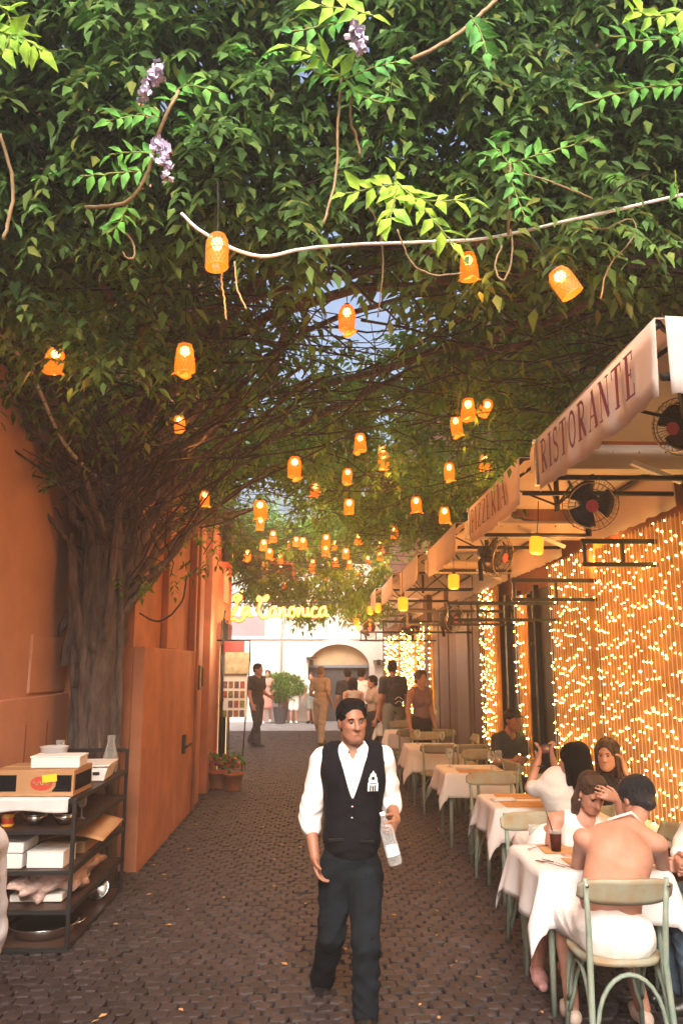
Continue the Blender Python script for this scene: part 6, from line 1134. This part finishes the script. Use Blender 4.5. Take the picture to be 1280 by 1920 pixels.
# woman with the bare back, facing away over the nearest table
L1 = (1.5, 4.3, 0); J = J_(L1, pelvis=(1.5, 4.29, .57), waist=(1.5, 4.36, .72), chest=at(1160, 1612, 4.5), neck=at(1178, 1545, 4.62), head=at(1192, 1500, 4.74), sr=at(1232, 1583, 4.56), sl=at(1092, 1572, 4.6), hr=(1.59, 4.32, .55), hl=(1.41, 4.32, .55), kr=(1.66, 4.74, .53), kl=(1.36, 4.74, .53), ar=(1.73, 4.62, .09), al=(1.36, 4.66, .09),
       er=at(1245, 1640, 4.8), wr=at(1190, 1600, 4.98), el=at(1080, 1640, 4.82), wl=at(1110, 1600, 4.98))
t1, j1, f1 = person('dark haired woman with a bare back leaning over the nearest table, seen from behind', L1, J=J, H=1.68, res=.008, skin=M_skin2, top=None, bottom='skirt', botm=M_shirt, hair='bun', hairm=mat('dark_blue_black_hair', (.012, .012, .02), .4, .4, 10, 1, 90, stretch=(3, 3, .4)), face=(-.35, .85, -.45), up=(0, .45, .9), female=True, backless=False, extra=lambda j, s_, f_, u_: [rc(j['waist'] - f_ * .128, j['neck'] - f_ * .09 - u_ * .06, .012, .012, .03, op='s')] + [rc(j['chest'] + s_ * a * .075 + u_ * .03, j['waist'] + s_ * a * .06 - u_ * .03, .09, .09, .06) for a in (-1, 1)], face_parts=False, shoes=mat('pale_shoe', (.6, .5, .45), .6), hd=None, curl=.6)
m = MB(); sp = [Vector(j1['waist']) + Vector((.0, -.115, .02)), Vector(j1['waist']) + Vector((.0, -.14, .02))]; a = Vector(j1['neck']); m.tube([Vector(j1['sl']) * .45 + a * .55 + Vector((0, .0, .055)), a + Vector((0, -.05, .07)), Vector(j1['sr']) * .45 + a * .55 + Vector((0, .0, .055))], .008, 6); m.build('halter_strap', M_shirt, t1, True)
# woman facing us, hand on her forehead
L2 = (1.5, 5.6, 0); hq = at(1108, 1486, 5.28); J = J_(L2, pelvis=(1.5, 5.58, .57), waist=(1.49, 5.5, .72), chest=at(1085, 1570, 5.42), neck=at(1090, 1532, 5.36), head=hq, sr=at(1040, 1538, 5.4), sl=at(1150, 1552, 5.4), hr=(1.41, 5.55, .55), hl=(1.59, 5.55, .55), kr=(1.38, 5.16, .53), kl=(1.6, 5.18, .53), ar=(1.33, 5.24, .09), al=(1.52, 5.3, .09),
       er=at(1028, 1612, 5.3), wr=at(1062, 1608, 5.06), el=at(1172, 1572, 5.12), wl=at(1158, 1500, 5.16))
t2, j2, f2 = person('woman with a brown ponytail resting her forehead in her hand, facing us', L2, J=J, H=1.68, res=.008, skin=M_skin2, top='tank', topm=M_shirt, bottom='shorts', botm=grey, hair='short', hairm=M_hairbr, face=(.15, -.85, -.5), up=(.05, -.4, .9), female=True, shoes=mat('pink_fluff', (.7, .4, .42), .9, .2, 30, .8, 60), hd=dict(l=at(1108, 1478, 5.13) - at(1158, 1502, 5.16), r=(.8, -.3, 0)), hn=dict(l=(0, .9, -.3), r=(0, -.1, -1)), curl=dict(l=.25, r=.3))
h2 = f2['h']; sdf_obj([rc(h2(-.06, -.03, .03), h2(-.085, -.02, -.08), .034, .03, .02), rc(h2(-.085, -.02, -.08), h2(-.09, .02, -.24), .03, .026, .02), rc(h2(-.09, .02, -.24), h2(-.08, .03, -.36), .026, .012, .02)], .008, 'ponytail', M_hairbr, t2)
m = MB(); m.lathe([(.0001, -.008), (.008, 0), (.0001, .008)], tuple(h2(-.083, .01, -.045)), 8); m.build('earring', M_foam, t2, True)
# black haired woman taking a picture
L3 = (1.9, 6.2, 0); J = J_(L3, pelvis=(1.9, 6.22, .57), waist=(1.88, 6.24, .74), chest=at(1048, 1490, 6.28), neck=at(1062, 1462, 6.26), head=at(1072, 1426, 6.22), sr=at(1090, 1482, 6.2), sl=at(1016, 1478, 6.34), hr=(1.95, 6.3, .55), hl=(1.82, 6.22, .55), kr=(1.7, 6.62, .53), kl=(1.55, 6.5, .53), ar=(1.7, 6.6, .09), al=(1.55, 6.52, .09),
       el=at(992, 1478, 6.45), wl=at(1008, 1428, 6.5), er=at(1052, 1470, 6.55), wr=at(1036, 1425, 6.55))
t3, j3, f3 = person('black haired woman in a white ruffled top holding up a phone', L3, J=J, H=1.66, res=.009, skin=M_skin2, top='tee', topm=M_shirt, bottom='skirt', botm=M_shirt, hair='long', hairm=M_hairb, face=(-.75, .6, -.05), female=True, face_parts=False, hd=dict(l=(.25, .1, .9), r=(-.2, .1, .9)), curl=.6)
sdf_obj([rc(f3['h'](0, -.06, .06), f3['h'](0, -.1, -.16), .085, .07, .04), rc(f3['h'](.04, -.02, .0), f3['h'](.05, -.06, -.2), .06, .045, .04), rc(f3['h'](-.05, -.02, .0), f3['h'](-.05, -.07, -.22), .06, .045, .04)], .01, 'loose_hair', M_hairb, t3)
pq = at(1023, 1404, 6.52); t = thing('phone', 'phone with a dangling strap held up by the black haired woman', 'phone', pq, .5); m = MB(); m.box((0, 0, 0), (.14, .009, .07)); m.build('body', M_black, t, bevel=.003); m = MB(); m.box((.0, -.0055, 0), (.128, .001, .06)); m.build('screen', mat('phone_screen', (.1, .04, .05), .1, emis=(.3, .12, .12), estr=.06), t); m = MB(); m.tube([(.03, 0, -.035), (.035, .0, -.14), (.03, .005, -.28)], .005, 5); m.build('strap', M_black, t, True)
m = MB(); wv = Vector(j3['wl']); m.tube([wv + Vector((.036 * math.cos(a), .036 * math.sin(a), -.03)) for a in np.linspace(0, 2 * PI, 15)], .005, 5); m.build('hair_tie', M_black, t3, True)
# woman by the light curtain
L4 = (2.2, 6.72, 0); J = J_(L4, pelvis=(2.22, 6.8, .57), waist=(2.2, 6.74, .74), chest=at(1152, 1492, 6.62), neck=at(1146, 1452, 6.56), head=at(1138, 1416, 6.5), sr=at(1108, 1470, 6.55), sl=at(1188, 1472, 6.68), hr=(2.14, 6.78, .55), hl=(2.3, 6.8, .55), kr=(2.1, 6.4, .53), kl=(2.28, 6.4, .53), ar=(2.1, 6.45, .09), al=(2.28, 6.45, .09),
       er=at(1105, 1520, 6.5), wr=at(1130, 1530, 6.3), el=at(1196, 1500, 6.42), wl=at(1170, 1440, 6.45))
person('woman in a black top leaning her cheek on her hand by the light curtain', L4, J=J, H=1.66, res=.009, skin=M_skin2, top='tank', topm=blk, bottom='skirt', botm=blk, hair='long', hairm=mat('auburn_hair', (.04, .014, .01), .45, .4, 10, 1, 90), face=(-.6, -.8, .0), female=True, hd=dict(l=(-.3, 0, .9), r=(.3, -.5, 0)), hn=dict(l=(-.8, 0, -.2), r=(0, 0, -1)), curl=dict(l=.5, r=.3))
# man with a cap at the back, sitting with folded arms
q = at(938, 1338, 9.6); J = seated(None, 0, .35, 1.75)
person('man in dark tee and black cap leaning on the table by the dark doorway', (q.x, 9.75, 0), .5, J=J, H=1.75, res=.012, skin=M_skin, top='tee', topm=dgrey, bottom='trousers', botm=blk, hair='short', cap=blk, face_parts=False)
# person cut by the right edge, white shirt and jeans
L5 = (2.16, 5.28, 0); J = J_(L5, pelvis=(2.2, 5.2, .57), waist=(2.17, 5.14, .74), chest=(2.14, 5.08, .93), neck=(2.1, 5.0, 1.1), head=(2.12, 4.96, 1.27), sr=(2.1, 5.16, 1.06), sl=(2.14, 4.84, 1.05), hr=(2.12, 5.25, .55), hl=(2.14, 5.1, .55), kr=(1.84, 5.12, .54), kl=(1.86, 4.98, .54), ar=(1.9, 5.15, .09), al=(1.92, 5.0, .09), er=(2.0, 5.2, .84), wr=(1.9, 5.05, .8), el=(2.0, 4.8, .84), wl=(1.92, 4.92, .8))
for k in list(J): J[k] = tuple(Vector(J[k]) + Vector((.16, -.25, 0)))
person('person in white shirt and blue jeans cut off by the right picture edge', L5, J=J, H=1.7, res=.01, skin=M_skin2, top='long', topm=M_shirt, bottom='trousers', botm=jean, hair='short', face=(-1, -.2, 0), face_parts=False)
# person cut by the left edge: only a white sleeve shows
q = at(-40, 1600, 2.6); person('person in a white shirt cut off by the left picture edge', (q.x - .055, 2.6, 0), -PI / 2, H=1.62, res=.012, top='long', topm=M_shirt, bottom='trousers', botm=blk, hair='short', face_parts=False)
# fallen petals and leaves on the cobbles
m = MB()
for i in range(70):
    x, y = random.uniform(-1.6, 1.4), random.uniform(4.6, 13); a = random.uniform(0, 6); s_ = random.uniform(.007, .016); m.add([(x + s_ * 2 * math.cos(a), y + s_ * 2 * math.sin(a), .031), (x - s_ * math.sin(a), y + s_ * math.cos(a), .036), (x - s_ * 2 * math.cos(a), y - s_ * 2 * math.sin(a), .031), (x + s_ * math.sin(a), y - s_ * math.cos(a), .032)], [(0, 1, 2, 3)])
o = m.build('fallen_leaves', mat('dry_leaf', (.45, .26, .1), .8, .3, 4), None, fix=False); tag(o, 'dry yellow leaves and petals scattered on the dark cobbles', 'fallen leaves', kind='stuff')
# ------------------------------------------------------------------ faint haze volume added to lift the blacks and soften contrast
hz_ = MB(); hz_.bb((-46, -26, -1.3), (46, 76, 12)); hm_ = bpy.data.materials.new('added_haze'); hm_.use_nodes = True; n_ = hm_.node_tree; n_.nodes.clear()
pv = n_.nodes.new('ShaderNodeVolumePrincipled'); pv.inputs['Color'].default_value = (.9, .9, .92, 1); pv.inputs['Density'].default_value = .008; pv.inputs['Anisotropy'].default_value = .3
n_.links.new(pv.outputs[0], n_.nodes.new('ShaderNodeOutputMaterial').inputs['Volume']); ho_ = hz_.build('haze', hm_); ho_['kind'] = 'stuff'
